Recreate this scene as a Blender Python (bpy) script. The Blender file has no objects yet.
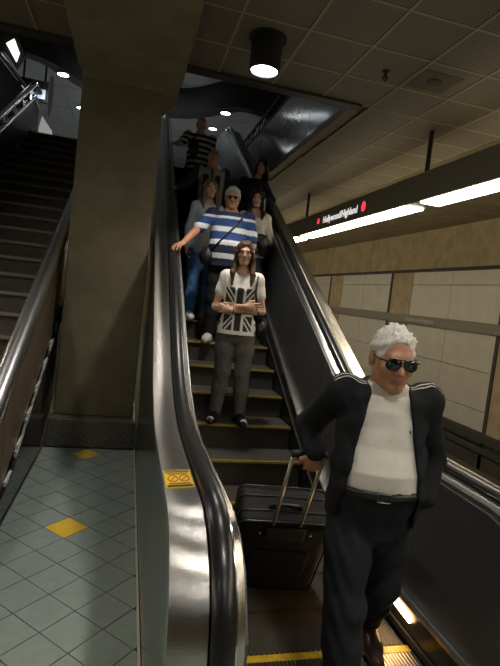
import bpy, math, random
import numpy as np
from math import sin, cos, tan, radians, pi, sqrt
from mathutils import Matrix, Vector

random.seed(7); rng = np.random.default_rng(5)
scene = bpy.context.scene
col = scene.collection

# ------------------------------------------------------------------ camera
CAM_H = 1.75
YAW, PITCH, ROLL = radians(14.2), radians(-4.05), radians(6.6)
_F = Vector((sin(YAW)*cos(PITCH), cos(YAW)*cos(PITCH), sin(PITCH)))
_R = Vector((cos(YAW), -sin(YAW), 0)); _U = _R.cross(_F)
_I = cos(ROLL)*_R + sin(ROLL)*_U
_J = -sin(ROLL)*_R + cos(ROLL)*_U
cd = bpy.data.cameras.new('camera'); cam = bpy.data.objects.new('camera', cd); col.objects.link(cam)
m = Matrix.Identity(4)
for r in range(3):
    m[r][0] = _I[r]; m[r][1] = _J[r]; m[r][2] = -_F[r]
m[0][3], m[1][3], m[2][3] = 0, 0, CAM_H
cam.matrix_world = m
cd.sensor_fit = 'VERTICAL'; cd.sensor_height = 36; cd.lens = 490/666*36
cd.clip_start = .05
scene.camera = cam

# ------------------------------------------------------------------ world, exposure
w = bpy.data.worlds.new('world'); scene.world = w; w.use_nodes = True
w.node_tree.nodes['Background'].inputs[0].default_value = (.75, .82, 1, 1)
w.node_tree.nodes['Background'].inputs[1].default_value = .012
vs = scene.view_settings
vs.view_transform = 'Standard'; vs.look = 'None'; vs.gamma = 1; vs.use_curve_mapping = False
vs.exposure = 0.5
LIGHT = 1.0

# ------------------------------------------------------------------ materials
MATS = {}
def mat(name, c, rough=.6, metal=0., noise=0., nscale=8., bump=0., bscale=60., emit=0., attr=None, spec=.5, stretch=None, aniso=0., alpha=None, trans=0., ecol=None, obj=True, dark=None):
    if name in MATS: return MATS[name]
    M = bpy.data.materials.new(name); M.use_nodes = True
    nt = M.node_tree; b = nt.nodes['Principled BSDF']
    b.inputs['Roughness'].default_value = rough; b.inputs['Metallic'].default_value = metal
    b.inputs['Specular IOR Level'].default_value = spec
    if aniso: b.inputs['Anisotropic'].default_value = aniso
    if trans: b.inputs['Transmission Weight'].default_value = trans
    b.inputs['Base Color'].default_value = (*c, 1)
    tc = nt.nodes.new('ShaderNodeTexCoord'); mp = nt.nodes.new('ShaderNodeMapping')
    nt.links.new(tc.outputs['Object'], mp.inputs[0])
    if stretch: mp.inputs['Scale'].default_value = stretch
    if attr:
        a = nt.nodes.new('ShaderNodeAttribute'); a.attribute_name = attr
        nt.links.new(a.outputs['Color'], b.inputs['Base Color'])
    if noise:
        n = nt.nodes.new('ShaderNodeTexNoise'); n.inputs['Scale'].default_value = nscale; n.inputs['Detail'].default_value = 6
        n.inputs['Roughness'].default_value = .65
        nt.links.new(mp.outputs[0], n.inputs['Vector'])
        r = nt.nodes.new('ShaderNodeValToRGB')
        d = dark or tuple(v*(1-noise) for v in c)
        r.color_ramp.elements[0].color = (*d, 1); r.color_ramp.elements[0].position = .3
        r.color_ramp.elements[1].color = (*[min(1, v*(1+noise*.6)) for v in c], 1); r.color_ramp.elements[1].position = .72
        nt.links.new(n.outputs['Fac'], r.inputs[0]); nt.links.new(r.outputs[0], b.inputs['Base Color'])
    if bump:
        n2 = nt.nodes.new('ShaderNodeTexNoise'); n2.inputs['Scale'].default_value = bscale; n2.inputs['Detail'].default_value = 4
        nt.links.new(mp.outputs[0], n2.inputs['Vector'])
        bp = nt.nodes.new('ShaderNodeBump'); bp.inputs['Strength'].default_value = bump; bp.inputs['Distance'].default_value = .01
        nt.links.new(n2.outputs['Fac'], bp.inputs['Height']); nt.links.new(bp.outputs[0], b.inputs['Normal'])
    if emit:
        b.inputs['Emission Color'].default_value = (*(ecol or c), 1); b.inputs['Emission Strength'].default_value = emit
    MATS[name] = M
    return M

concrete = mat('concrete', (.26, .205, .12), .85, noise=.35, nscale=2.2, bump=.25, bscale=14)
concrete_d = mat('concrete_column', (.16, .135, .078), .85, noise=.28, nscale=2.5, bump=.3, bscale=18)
granite = mat('granite', (.13, .12, .10), .35, noise=.85, nscale=55)
tile_m = mat('floor_tile', (.25, .295, .275), .3, noise=.12, nscale=14)
tile_y = mat('yellow_tile', (.72, .47, .05), .4, noise=.1, nscale=14)
grout = mat('grout', (.05, .055, .05), .9, noise=.3, nscale=40)
steel = mat('brushed_steel', (.60, .58, .55), .27, 1., bump=.06, bscale=30, stretch=(1, 18, 18), aniso=.6)
steel_side = mat('satin_steel', (.30, .325, .31), .22, 1., bump=.03, bscale=8)
steel_pol = mat('polished_steel', (.72, .72, .74), .14, 1.)
rubber = mat('black_rubber', (.012, .012, .013), .28)
panel_m = mat('dark_panel', (.13, .133, .14), .35, .7, noise=.2, nscale=3, bump=.02, bscale=5)
skirt_m = mat('skirt_coating', (.02, .02, .02), .3, .3)
black_m = mat('matte_black', (.012, .011, .010), .6)
wallpanel = mat('wall_panel', (.33, .31, .265), .5, noise=.12, nscale=3)
dark_gap = mat('dark_gap', (.02, .018, .014), .8)
band_m = mat('sign_band', (.11, .095, .075), .5)
boxm = mat('light_housing', (.20, .18, .15), .5)
upper_c = mat('upper_ceiling', (.36, .38, .37), .6, noise=.15, nscale=2)
upper_w = mat('upper_wall', (.16, .18, .19), .5, noise=.2, nscale=2)
parapet_m = mat('parapet_glossy', (.10, .112, .115), .14, .0, noise=.2, nscale=2, spec=.5, bump=.35, bscale=2.2)
stair_m = mat('stair_stone', (.085, .072, .06), .6, noise=.3, nscale=30)
stair_edge = mat('stair_nosing', (.20, .18, .155), .5)
bronze = mat('bronze_panel', (.16, .115, .085), .35, .3, noise=.25, nscale=5, stretch=(1, 1, .3))
yellow_w = mat('worn_yellow', (.30, .215, .035), .6, noise=.5, nscale=18)
yellow = mat('safety_yellow', (.75, .48, .03), .5, noise=.35, nscale=25)
red_m = mat('sign_red', (.55, .02, .03), .4, emit=.8, ecol=(1, .05, .08))
white_e = mat('sign_white', (.9, .9, .88), .4, emit=.7)
fluor = mat('fluorescent_diffuser', (1, .93, .78), .5, emit=15*LIGHT, ecol=(1, .88, .66))
upl = mat('uplight_diffuser', (1, .9, .7), .5, emit=1.0*LIGHT, ecol=(1, .84, .56))
sidel = mat('side_diffuser', (1, .9, .7), .5, emit=6*LIGHT, ecol=(1, .86, .58))
lampglow = mat('lamp_lens', (1, 1, 1), .4, emit=22*LIGHT, ecol=(.93, .97, 1))
uplamp = mat('upper_lamp_lens', (1, 1, 1), .4, emit=20*LIGHT, ecol=(.95, .97, 1))
skirtglow = mat('skirt_lamp_lens', (1, .8, .5), .4, emit=14*LIGHT, ecol=(1, .58, .25))

def grooved(name, c, axis, pitch, rough=.45, metal=.6, depth=.6):
    M = bpy.data.materials.new(name); M.use_nodes = True
    nt = M.node_tree; b = nt.nodes['Principled BSDF']
    b.inputs['Roughness'].default_value = rough; b.inputs['Metallic'].default_value = metal
    tc = nt.nodes.new('ShaderNodeTexCoord'); wv = nt.nodes.new('ShaderNodeTexWave')
    wv.bands_direction = axis; wv.inputs['Scale'].default_value = 2*pi/20/pitch
    nt.links.new(tc.outputs['Object'], wv.inputs['Vector'])
    r = nt.nodes.new('ShaderNodeValToRGB')
    r.color_ramp.elements[0].color = (*[v*.35 for v in c], 1); r.color_ramp.elements[1].color = (*c, 1)
    bp = nt.nodes.new('ShaderNodeBump'); bp.inputs['Strength'].default_value = depth; bp.inputs['Distance'].default_value = .006
    nt.links.new(wv.outputs['Fac'], r.inputs[0]); nt.links.new(r.outputs[0], b.inputs['Base Color'])
    nt.links.new(wv.outputs['Fac'], bp.inputs['Height']); nt.links.new(bp.outputs[0], b.inputs['Normal'])
    return M
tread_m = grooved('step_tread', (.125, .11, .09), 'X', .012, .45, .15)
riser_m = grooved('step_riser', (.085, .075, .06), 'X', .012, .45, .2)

def perforated():
    M = bpy.data.materials.new('perforated_panel'); M.use_nodes = True
    nt = M.node_tree; b = nt.nodes['Principled BSDF']; b.inputs['Roughness'].default_value = .55
    tc = nt.nodes.new('ShaderNodeTexCoord'); sx = nt.nodes.new('ShaderNodeSeparateXYZ')
    nt.links.new(tc.outputs['Object'], sx.inputs[0])
    outs = []
    for ax in ('X', 'Y'):
        mu = nt.nodes.new('ShaderNodeMath'); mu.operation = 'MULTIPLY'; mu.inputs[1].default_value = 1/.0235
        fr = nt.nodes.new('ShaderNodeMath'); fr.operation = 'FRACT'
        sb = nt.nodes.new('ShaderNodeMath'); sb.operation = 'SUBTRACT'; sb.inputs[1].default_value = .5
        sq = nt.nodes.new('ShaderNodeMath'); sq.operation = 'MULTIPLY'
        nt.links.new(sx.outputs[ax], mu.inputs[0]); nt.links.new(mu.outputs[0], fr.inputs[0]); nt.links.new(fr.outputs[0], sb.inputs[0])
        nt.links.new(sb.outputs[0], sq.inputs[0]); nt.links.new(sb.outputs[0], sq.inputs[1]); outs.append(sq)
    ad = nt.nodes.new('ShaderNodeMath'); nt.links.new(outs[0].outputs[0], ad.inputs[0]); nt.links.new(outs[1].outputs[0], ad.inputs[1])
    lt = nt.nodes.new('ShaderNodeMath'); lt.operation = 'LESS_THAN'; lt.inputs[1].default_value = .085
    nt.links.new(ad.outputs[0], lt.inputs[0])
    n = nt.nodes.new('ShaderNodeTexNoise'); n.inputs['Scale'].default_value = 1.3
    geo = nt.nodes.new('ShaderNodeNewGeometry'); nt.links.new(geo.outputs['Position'], n.inputs['Vector'])
    r = nt.nodes.new('ShaderNodeValToRGB')
    r.color_ramp.elements[0].color = (.155, .13, .095, 1); r.color_ramp.elements[1].color = (.215, .18, .13, 1)
    nt.links.new(n.outputs['Fac'], r.inputs[0])
    mx = nt.nodes.new('ShaderNodeMixRGB'); mx.inputs[2].default_value = (.02, .017, .013, 1)
    nt.links.new(lt.outputs[0], mx.inputs[0]); nt.links.new(r.outputs[0], mx.inputs[1])
    nt.links.new(mx.outputs[0], b.inputs['Base Color'])
    return M
perf_m = perforated()
ceil_bar = mat('ceiling_bar', (.30, .25, .18), .6)

# ------------------------------------------------------------------ helpers
def mesh_obj(name, verts, faces, m, parent=None, smooth=False):
    me = bpy.data.meshes.new(name); me.from_pydata([tuple(v) for v in verts], [], faces); me.update()
    if smooth: me.polygons.foreach_set('use_smooth', [True]*len(me.polygons))
    me.materials.append(m)
    o = bpy.data.objects.new(name, me); col.objects.link(o)
    if parent: o.parent = parent
    return o
class MB:
    def __init__(s): s.v = []; s.f = []
    def add(s, v, f):
        n = len(s.v); s.v += [tuple(p) for p in v]; s.f += [tuple(i+n for i in q) for q in f]; return s
    def box(s, x0, x1, y0, y1, z0, z1, M=None):
        v = [(x, y, z) for x in (x0, x1) for y in (y0, y1) for z in (z0, z1)]
        if M is not None: v = [M @ Vector(p) for p in v]
        return s.add(v, [(0, 1, 3, 2), (4, 6, 7, 5), (0, 4, 5, 1), (2, 3, 7, 6), (0, 2, 6, 4), (1, 5, 7, 3)])
    def prism(s, poly, axis, a, b):
        """poly: list of 2-d points, extruded along axis from a to b"""
        n = len(poly)
        def pt(p, t):
            return {'x': (t, p[0], p[1]), 'y': (p[0], t, p[1]), 'z': (p[0], p[1], t)}[axis]
        v = [pt(p, a) for p in poly]+[pt(p, b) for p in poly]
        f = [tuple(range(n-1, -1, -1)), tuple(range(n, 2*n))]+[(i, (i+1) % n, (i+1) % n+n, i+n) for i in range(n)]
        return s.add(v, f)
    def tube(s, pts, r, n=10, closed=False):
        pts = [Vector(p) for p in pts]; rs = r if isinstance(r, (list, tuple)) else [r]*len(pts)
        t0 = (pts[1]-pts[0]).normalized(); up = Vector((0, 0, 1)) if abs(t0.z) < .9 else Vector((1, 0, 0))
        nrm = t0.cross(up).normalized(); v = []; f = []; L = len(pts)
        for i, p in enumerate(pts):
            t = (pts[min(i+1, L-1)]-pts[max(i-1, 0)]).normalized() if not closed else (pts[(i+1) % L]-pts[i-1]).normalized()
            nrm = (nrm-t*nrm.dot(t)).normalized(); bn = t.cross(nrm)
            for k in range(n):
                a = 2*pi*k/n; v.append(p+rs[i]*(cos(a)*nrm+sin(a)*bn))
        for i in range(L if closed else L-1):
            j = (i+1) % L
            for k in range(n): f.append((i*n+k, i*n+(k+1) % n, j*n+(k+1) % n, j*n+k))
        if not closed: f += [tuple(range(n-1, -1, -1)), tuple((L-1)*n+k for k in range(n))]
        return s.add(v, f)
    def sphere(s, c, r, n=12, mth=8):
        r = r if isinstance(r, (tuple, list)) else (r, r, r); v = []; f = []
        for i in range(mth+1):
            a = pi*i/mth
            for k in range(n): v.append((c[0]+r[0]*sin(a)*cos(2*pi*k/n), c[1]+r[1]*sin(a)*sin(2*pi*k/n), c[2]+r[2]*cos(a)))
        for i in range(mth):
            for k in range(n): f.append((i*n+k, (i+1)*n+k, (i+1)*n+(k+1) % n, i*n+(k+1) % n))
        return s.add(v, f)
    def lathe(s, prof, c, n=28):
        v = []; f = []; L = len(prof)
        for r_, z_ in prof:
            for k in range(n): v.append((c[0]+r_*cos(2*pi*k/n), c[1]+r_*sin(2*pi*k/n), c[2]+z_))
        for i in range(L-1):
            for k in range(n): f.append((i*n+k, i*n+(k+1) % n, (i+1)*n+(k+1) % n, (i+1)*n+k))
        f += [tuple(range(n-1, -1, -1)), tuple((L-1)*n+k for k in range(n))]
        return s.add(v, f)
    def build(s, name, m, parent=None, smooth=False, bevel=0):
        o = mesh_obj(name, s.v, s.f, m, parent, smooth)
        if bevel:
            bm = o.modifiers.new('bevel', 'BEVEL'); bm.width = bevel; bm.segments = 2; bm.limit_method = 'ANGLE'
        return o
def tag(o, label, cat, group=None):
    o['label'] = label; o['category'] = cat
    if group: o['group'] = group
    return o
def struct(o): o['kind'] = 'structure'; return o
def thing(name, label, cat, loc=(0, 0, 0), rz=0, group=None):
    o = bpy.data.objects.new(name, None); o.empty_display_size = .1; col.objects.link(o); o.location = loc; o.rotation_euler = (0, 0, rz)
    return tag(o, label, cat, group)
def text_obj(name, body, size, M, m, parent=None, ext=.002):
    cu = bpy.data.curves.new(name, 'FONT'); cu.body = body; cu.size = size; cu.extrude = ext; cu.align_x = 'CENTER'; cu.align_y = 'CENTER'
    t = bpy.data.objects.new(name+'_tmp', cu); col.objects.link(t)
    dg = bpy.context.evaluated_depsgraph_get(); me = bpy.data.meshes.new_from_object(t.evaluated_get(dg))
    bpy.data.objects.remove(t); me.name = name; me.transform(M); me.materials.clear(); me.materials.append(m)
    o = bpy.data.objects.new(name, me); col.objects.link(o); o.parent = parent
    return o

# ================================================================== SETTING
ZC = 4.0      # platform ceiling
ZU = 4.4      # upper floor
OY, OX0, OX1 = 5.28, -2.75, 2.17     # opening: front edge, left, right
ES0, ES1 = .21, 1.90                 # escalator outer faces
STX = -.709                          # balustrade face of the stairs

# ---- platform floor with diagonal tiles
b = MB(); b.box(-6.5, 3.75, -5, 22, -.3, -.012); floor = struct(b.build('floor', grout))
hx, hy = .1517, .1545
g = .0028
tile_me = None
def tile(cx, cy, m_, full=True):
    """diamond clipped to the strip STX..ES0"""
    xs0, xs1 = STX+.004, ES0-.012
    poly = [(cx-hx+g*1.4, cy), (cx, cy-hy+g*1.4), (cx+hx-g*1.4, cy), (cx, cy+hy-g*1.4)]
    def clip(poly, f):
        out = []
        for i in range(len(poly)):
            a, c = poly[i], poly[(i+1) % len(poly)]; fa, fc = f(a), f(c)
            if fa >= 0: out.append(a)
            if fa*fc < 0:
                t = fa/(fa-fc); out.append((a[0]+t*(c[0]-a[0]), a[1]+t*(c[1]-a[1])))
        return out
    for f in (lambda p: p[0]-xs0, lambda p: xs1-p[0], lambda p: 5.225-p[1]):
        poly = clip(poly, f)
        if len(poly) < 3: return
    A = sum(poly[i][0]*poly[(i+1) % len(poly)][1]-poly[(i+1) % len(poly)][0]*poly[i][1] for i in range(len(poly)))/2
    if abs(A) < .0012: return
    b = MB(); b.prism(poly, 'z', -.012, 0 + random.uniform(-.0006, .0006)); b.build('floor_tile' if m_ is tile_m else 'yellow_floor_tile', m_, floor)
for i in range(-6, 6):
    for j in range(-6, 22):
        if (i+j) % 2 == 0: continue
        tile(-.121+hx*i, 2.28+hy*j, tile_y if (i, j) in ((-1, 8), (-1, 18)) else tile_m)
# plain floor away from the strip in view
struct(MB().box(-6.5, STX-.02, -5, 3.0, -.012, 0).build('floor_platform_left', tile_m))
struct(MB().box(ES1+.02, 3.75, -5, 22, -.012, 0).build('floor_platform_right', tile_m))
struct(MB().box(ES0-.01, ES1+.02, -5, 1.30, -.012, 0).build('floor_landing', tile_m))
struct(MB().box(3.70, 7.6, -5, 30, -1.5, -1.2).build('floor_trackbed', mat('ballast', (.05, .043, .035), .9, noise=.5, nscale=20)))
struct(MB().box(3.66, 3.75, -5, 30, -1.2, -.302).build('trim_1', concrete))

# ---- wall across the track
XW = 7.3
wall = struct(MB().box(XW+.04, XW+.5, -6, 40, -1.5, 4.2).build('wall_right', concrete))
struct(MB().box(XW-.06, XW+.06, -6, 40, 2.99, 3.99).build('trim_2', concrete))          # concrete band over the panels
MB().box(XW-.09, XW+.05, -6, 40, 2.93, 3.0).build('drip_rail', dark_gap, wall)
bays = [y0 for y0 in (-1.15, 3.30, 7.75-.0, 12.2, 16.65, 21.1, 25.55)]
# pilaster (concrete) centred on p..p+1.03 ; panels between
for k in range(-1, 7):
    py0 = 11.75+4.45*(k-2); py1 = py0+1.03
    MB().box(XW-.03, XW+.05, py0, py1, -1.2, 2.99).build('pilaster', concrete, wall)
    MB().box(XW-.05, XW+.05, py1, py1+.09, -1.2, 2.95).build('dark_joint', dark_gap, wall)
    ys = [py1+.10, py1+1.75, py1+3.40]
    for q in range(2):
        a, c = ys[q]+.006, ys[q+1]-.006
        for z0, z1 in ((2.605, 2.925), (1.80, 2.59), (.78, 1.56), (-.03, .765), (-.45, -.045)):
            MB().box(XW-.035, XW+.045, a, c, z0, z1).build('wall_panel', wallpanel, wall)
MB().box(XW-.09, XW+.05, -6, 40, 1.57, 1.79).build('sign_band', band_m, wall)
MB().box(XW-.16, XW+.05, -6, 40, -.62, -.46).build('cable_duct', dark_gap, wall)
MB().box(XW-.10, XW+.05, -6, 40, -.86, -.74).build('cable_duct', dark_gap, wall)
MB().box(XW-.05, XW+.05, -6, 40, -1.2, -.87).build('wall_footing', dark_gap, wall)
def face_minus_x(x, y, z):     # text that faces -x, reading along -y
    return Matrix(((0, 0, -1, x), (-1, 0, 0, y), (0, 1, 0, z), (0, 0, 0, 1)))
band_txt = mat('band_lettering', (.30, .27, .22), .5)
text_obj('station_lettering', 'Hollywood/Highland', .15, face_minus_x(XW-.092, 11.15, 1.68), band_txt, wall)
text_obj('station_lettering', 'Hollywood/Highland', .15, face_minus_x(XW-.092, 6.2, 1.68), band_txt, wall)

# ---- concrete ceiling over the track and left side
struct(MB().box(4.16, XW+.5, -6, 40, 3.99, 4.3).build('ceiling_track', concrete))
struct(MB().box(4.10, 4.20, -6, 40, 3.93, 4.0).build('trim_3', mat('trim_brown', (.12, .095, .06), .6)))

# ---- slab between the levels with the perforated panels hung below it
slab = MB()
slab.box(-6.5, 4.2, -6, OY, ZC+.03, ZU)
slab.box(OX1+.02, 4.2, OY, 30, ZC+.03, ZU)
slab.box(-6.5, OX0, OY, 30, ZC+.03, ZU)
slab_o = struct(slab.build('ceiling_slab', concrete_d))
ceiling = struct(MB().box(-6.4, 4.1, -6, OY-.02, ZC+.022, ZC+.03).build('ceiling', dark_gap))
G = .5745
gx0, gy0 = .632*2.25/2.15, 3.852*2.25/2.15       # a grid node
pm = MB(); hG = G/2-.011
pm.box(-hG, hG, -hG, hG, 0, .02)
pmesh = pm.build('ceiling_panel', perf_m, ceiling)
first = True; bars = []
npan = 0
for i in range(-10, 8):
    for j in range(-8, 20):
        x0, y0 = gx0+G*i, gy0+G*j
        cx, cy = x0+G/2, y0+G/2
        if x0+G > 4.2 or cy < .2: continue
        if cy+G/2 > OY+.05 and not (x0 > OX1-.12): continue
        if x0 < -3.5 or cy > 14.5: continue
        o = pmesh if first else pmesh.copy()
        if not first: col.objects.link(o)
        first = False
        o.location = (cx, cy, ZC); npan += 1
for i in range(-7, 8):
    x0 = gx0+G*i
    if x0 > 4.2: continue
    y1 = 14.6 if x0 > OX1-.1 else OY
    MB().box(x0-.012, x0+.012, 0, y1, ZC-.006, ZC+.02).build('ceiling_runner', ceil_bar, ceiling)
for j in range(-7, 19):
    y0 = gy0+G*j
    if y0 < 0: continue
    x_a = -3.5 if y0 < OY else OX1
    MB().box(x_a, 4.1, y0-.012, y0+.012, ZC-.004, ZC+.02).build('ceiling_runner', ceil_bar, ceiling)
# edge trims of the opening
trim_d = mat('opening_trim', (.035, .03, .025), .5)
struct(MB().box(OX0, OX1+.10, OY-.13, OY, ZC-.03, ZU).build('trim_4', trim_d))
struct(MB().box(OX1, OX1+.12, OY, 24, ZC-.03, ZC+.06).build('trim_5', mat('trim_brown2', (.10, .07, .045), .5)))
# glossy parapet rising from the right side of the opening
par = struct(MB().box(OX1+.03, OX1+.1, OY, 24, ZC+.02, 5.03).build('wall_parapet', parapet_m))
for k in range(8):
    MB().box(OX1+.012, OX1+.03, OY+.02+1.4*k, OY+1.40+1.4*k, ZC+.07, 4.98).build('parapet_panel', parapet_m, par)
# open lattice rail on the parapet top
rail = MB()
rail.tube([(OX1+.05, OY, 5.06), (OX1+.05, 15, 5.06)], .035, 8); rail.tube([(OX1+.05, OY, 5.30), (OX1+.05, 15, 5.30)], .03, 8)
pr = thing('parapet_rail', 'black lattice rail running along the top of the glossy parapet', 'rail', (OX1+.05, OY, 5.03))
def at(o): # keep world coordinates under a translated empty
    o.matrix_parent_inverse = Matrix.Translation(-o.parent.location); return o
at(rail.build('rail', black_m, pr))
for k in range(19):
    y = OY+.3+k*.5
    at(MB().tube([(OX1+.05, y, 5.06), (OX1+.05, y+.25, 5.3), (OX1+.05, y+.5, 5.06)], .014, 6).build('lattice_bar', black_m, pr))

# ---- upper level
struct(MB().box(-6.5, 4.2, 11.4, 30, ZC+.03, ZU).build('floor_upper', mat('upper_floor', (.42, .41, .39), .4)))
ZT = 7.2
upc = struct(MB().box(-9, 9, 2, 34, ZT+.02, ZT+.3).build('ceiling_upper', upper_c))
for i in range(-4, 5):
    for j in range(0, 9):
        MB().box(i*1.6-.78, i*1.6+.78, 9+j*1.9-.93, 9+j*1.9+.93, ZT, ZT+.025).build('ceiling_panel', upper_c, upc)
struct(MB().box(-9, 9, 30, 30.3, ZU, ZT+.1).build('wall_back', upper_w))
struct(MB().box(-9, -8.8, 2, 30, ZU, ZT+.1).build('wall_upper_left', upper_w))
struct(MB().box(8.8, 9, 2, 30, ZU, ZT+.1).build('wall_upper_right', upper_w))
struct(MB().box(-9, 9, 1.8, 2.0, ZU, ZT+.1).build('wall_upper_front', upper_w))
struct(MB().box(-6.7, -6.5, -6, 30, -.3, ZC+.1).build('wall_left', concrete_d))
struct(MB().box(-6.5, XW+.5, -6.2, -6, -1.5, ZU).build('wall_rear', concrete_d))
# platform end far behind
struct(MB().box(-6.5, 4.6, 22, 22.2, -.3, ZC+.1).build('wall_far', concrete_d))
struct(MB().box(4.6, XW+.5, 39.5, 40, -1.5, ZC+.1).build('wall_track_end', dark_gap))

# curved dark bands under the upper ceiling
def band(name, pts, zc, hgt, wid, label):
    P = [Vector(p) for p in pts]; dense = []
    for i in range(len(P)-1):                     # catmull-rom
        p0, p1, p2, p3 = P[max(i-1, 0)], P[i], P[i+1], P[min(i+2, len(P)-1)]
        for q in range(10):
            t = q/10; dense.append(.5*((2*p1)+(p2-p0)*t+(2*p0-5*p1+4*p2-p3)*t*t+(3*p1-p0-3*p2+p3)*t**3))
    dense.append(P[-1]); v = []; f = []
    for i, p in enumerate(dense):
        t = (dense[min(i+1, len(dense)-1)]-dense[max(i-1, 0)]).normalized(); n = Vector((-t.y, t.x))
        for a, z in ((-wid, zc), (wid, zc), (wid, zc+hgt), (-wid, zc+hgt)): v.append((p.x+n.x*a, p.y+n.y*a, z))
    for i in range(len(dense)-1):
        for k in range(4): f.append((i*4+k, i*4+(k+1) % 4, i*4+4+(k+1) % 4, i*4+4+k))
    f += [(3, 2, 1, 0), tuple(len(v)-4+k for k in range(4))]
    o = tag(mesh_obj(name, v, f, black_m), label, 'ceiling band')
    return o
band('ceiling_band', [(-.4, 14.6), (.74, 14.2), (1.35, 13.8), (1.9, 13.1), (2.4, 12.7), (3.2, 12.9), (4.5, 13.6)], 6.5, .7, .16, 'dark curved ceiling band above the top of the escalator')
band('ceiling_band', [(-4.6, 12.6), (-3.5, 12.2), (-2.8, 12.2), (-2.33, 12.4), (-2.0, 12.8), (-1.5, 13.5), (-.9, 14.2)], 6.5, .7, .16, 'dark curved ceiling band above the top of the stairs')
for n_, (x, y, lab, pw) in enumerate([(1.98, 13.1, 'round lit downlight on the curved dark band over the escalator top', 1), (2.15, 16.66, 'round lit downlight on the grey ceiling just behind the striped-shirt man', 1),
        (-2.0, 12.8, 'round lit downlight on the curved dark band over the stairs', 1), (-2.07, 17.17, 'round lit upper ceiling downlight beside the column, higher of two', 1), (-2.15, 18.84, 'round lit upper ceiling downlight beside the column, lower of two', 1)]):
    zc = 6.49 if n_ in (0, 2) else ZT-.01
    t = thing('downlight', lab, 'ceiling light', (x, y, zc), group='upper level downlights')
    MB().lathe([(.15, 0), (.15, -.03), (.12, -.03), (.115, -.005)], (0, 0, 0), 20).build('trim_ring', steel, t)
    MB().lathe([(.115, -.004), (.11, -.02)], (0, 0, 0), 20).build('lens', uplamp, t)
    ld = bpy.data.lights.new('downlight_lamp', 'SPOT'); ld.energy = 120*LIGHT; ld.spot_size = radians(110); ld.spot_blend = .6; ld.color = (.92, .96, 1); ld.shadow_soft_size = .12
    lo = bpy.data.objects.new('lamp', ld); col.objects.link(lo); lo.parent = t; lo.location = (0, 0, -.06)

for n_, (x, y) in enumerate(((-.1, 13.7), (-.4, 15.3), (-.7, 16.9))):  # unseen tubes added so the glossy parapet has streaks to reflect
    t = thing('added_linear_light', 'slim lit linear light added unseen behind the column for parapet reflections', 'ceiling light', (x, y, ZT-.03), radians(38), 'added linear lights on the upper ceiling')
    MB().box(-.6, .6, -.06, .06, -.08, 0).build('housing', black_m, t)
    for sx in (-.4, .4): MB().tube([(sx, 0, 0), (sx, 0, .028)], .02, 8).build('clip', black_m, t)
    MB().box(-.58, .58, -.045, .045, -.095, -.08).build('tube', mat('linear_tube', (1, 1, 1), .4, emit=7*LIGHT, ecol=(.93, .97, 1)), t)
for n_, (x, y) in enumerate(((-4.5, 15), (-4.5, 20), (4.5, 16), (4.5, 21), (-4.5, 9), (5, 10), (-.5, 24), (3.5, 25), (-3.5, 25))):  # unseen globes added to brighten the upper level
    t = thing('fill_globe', 'unseen white fill globe added under the upper level ceiling', 'added light', (x, y, ZT), group='added upper level fill globes')
    MB().tube([(0, 0, 0), (0, 0, -.5)], .012, 8).build('stem', black_m, t)
    MB().sphere((0, 0, -.68), .18, 16, 10).build('globe', mat('globe_glow', (1, 1, 1), .4, emit=4*LIGHT, ecol=(.95, .97, 1)), t, True)

# ================================================================== COLUMN AND BEAM
colm = thing('column', 'square concrete column with granite base between stairs and escalator', 'column', (-.25, 5.8, 0))
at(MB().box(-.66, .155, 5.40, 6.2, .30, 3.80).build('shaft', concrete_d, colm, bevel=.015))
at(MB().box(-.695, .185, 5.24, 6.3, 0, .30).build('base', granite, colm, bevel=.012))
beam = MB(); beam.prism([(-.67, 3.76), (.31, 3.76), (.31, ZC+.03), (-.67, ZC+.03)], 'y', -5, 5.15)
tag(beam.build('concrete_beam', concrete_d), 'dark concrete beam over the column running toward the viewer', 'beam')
cap = MB(); cap.add([(-.66, 5.40, 3.77), (.155, 5.40, 3.77), (.155, 6.2, 3.77), (-.66, 6.2, 3.77), (-.69, 5.14, 3.99), (.33, 5.14, 3.99), (.33, 6.25, 3.99), (-.69, 6.25, 3.99)],
                    [(0, 3, 2, 1), (4, 5, 6, 7), (0, 1, 5, 4), (1, 2, 6, 5), (2, 3, 7, 6), (3, 0, 4, 7)])
at(cap.build('capital', concrete_d, colm))

# ================================================================== ESCALATOR
SL = tan(radians(30)); YK = 3.34; YK2 = YK+ZU/SL
def nose(y):
    return 0 if y < YK else (ZU if y > YK2 else SL*(y-YK))
def smooth_nose(y, r=.55):
    a = lambda u: 0 if u < -r else (u*SL if u > r else SL*(u+r)**2/(4*r))
    return a(y-YK)-a(y-YK2)
DH = .95
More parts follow.
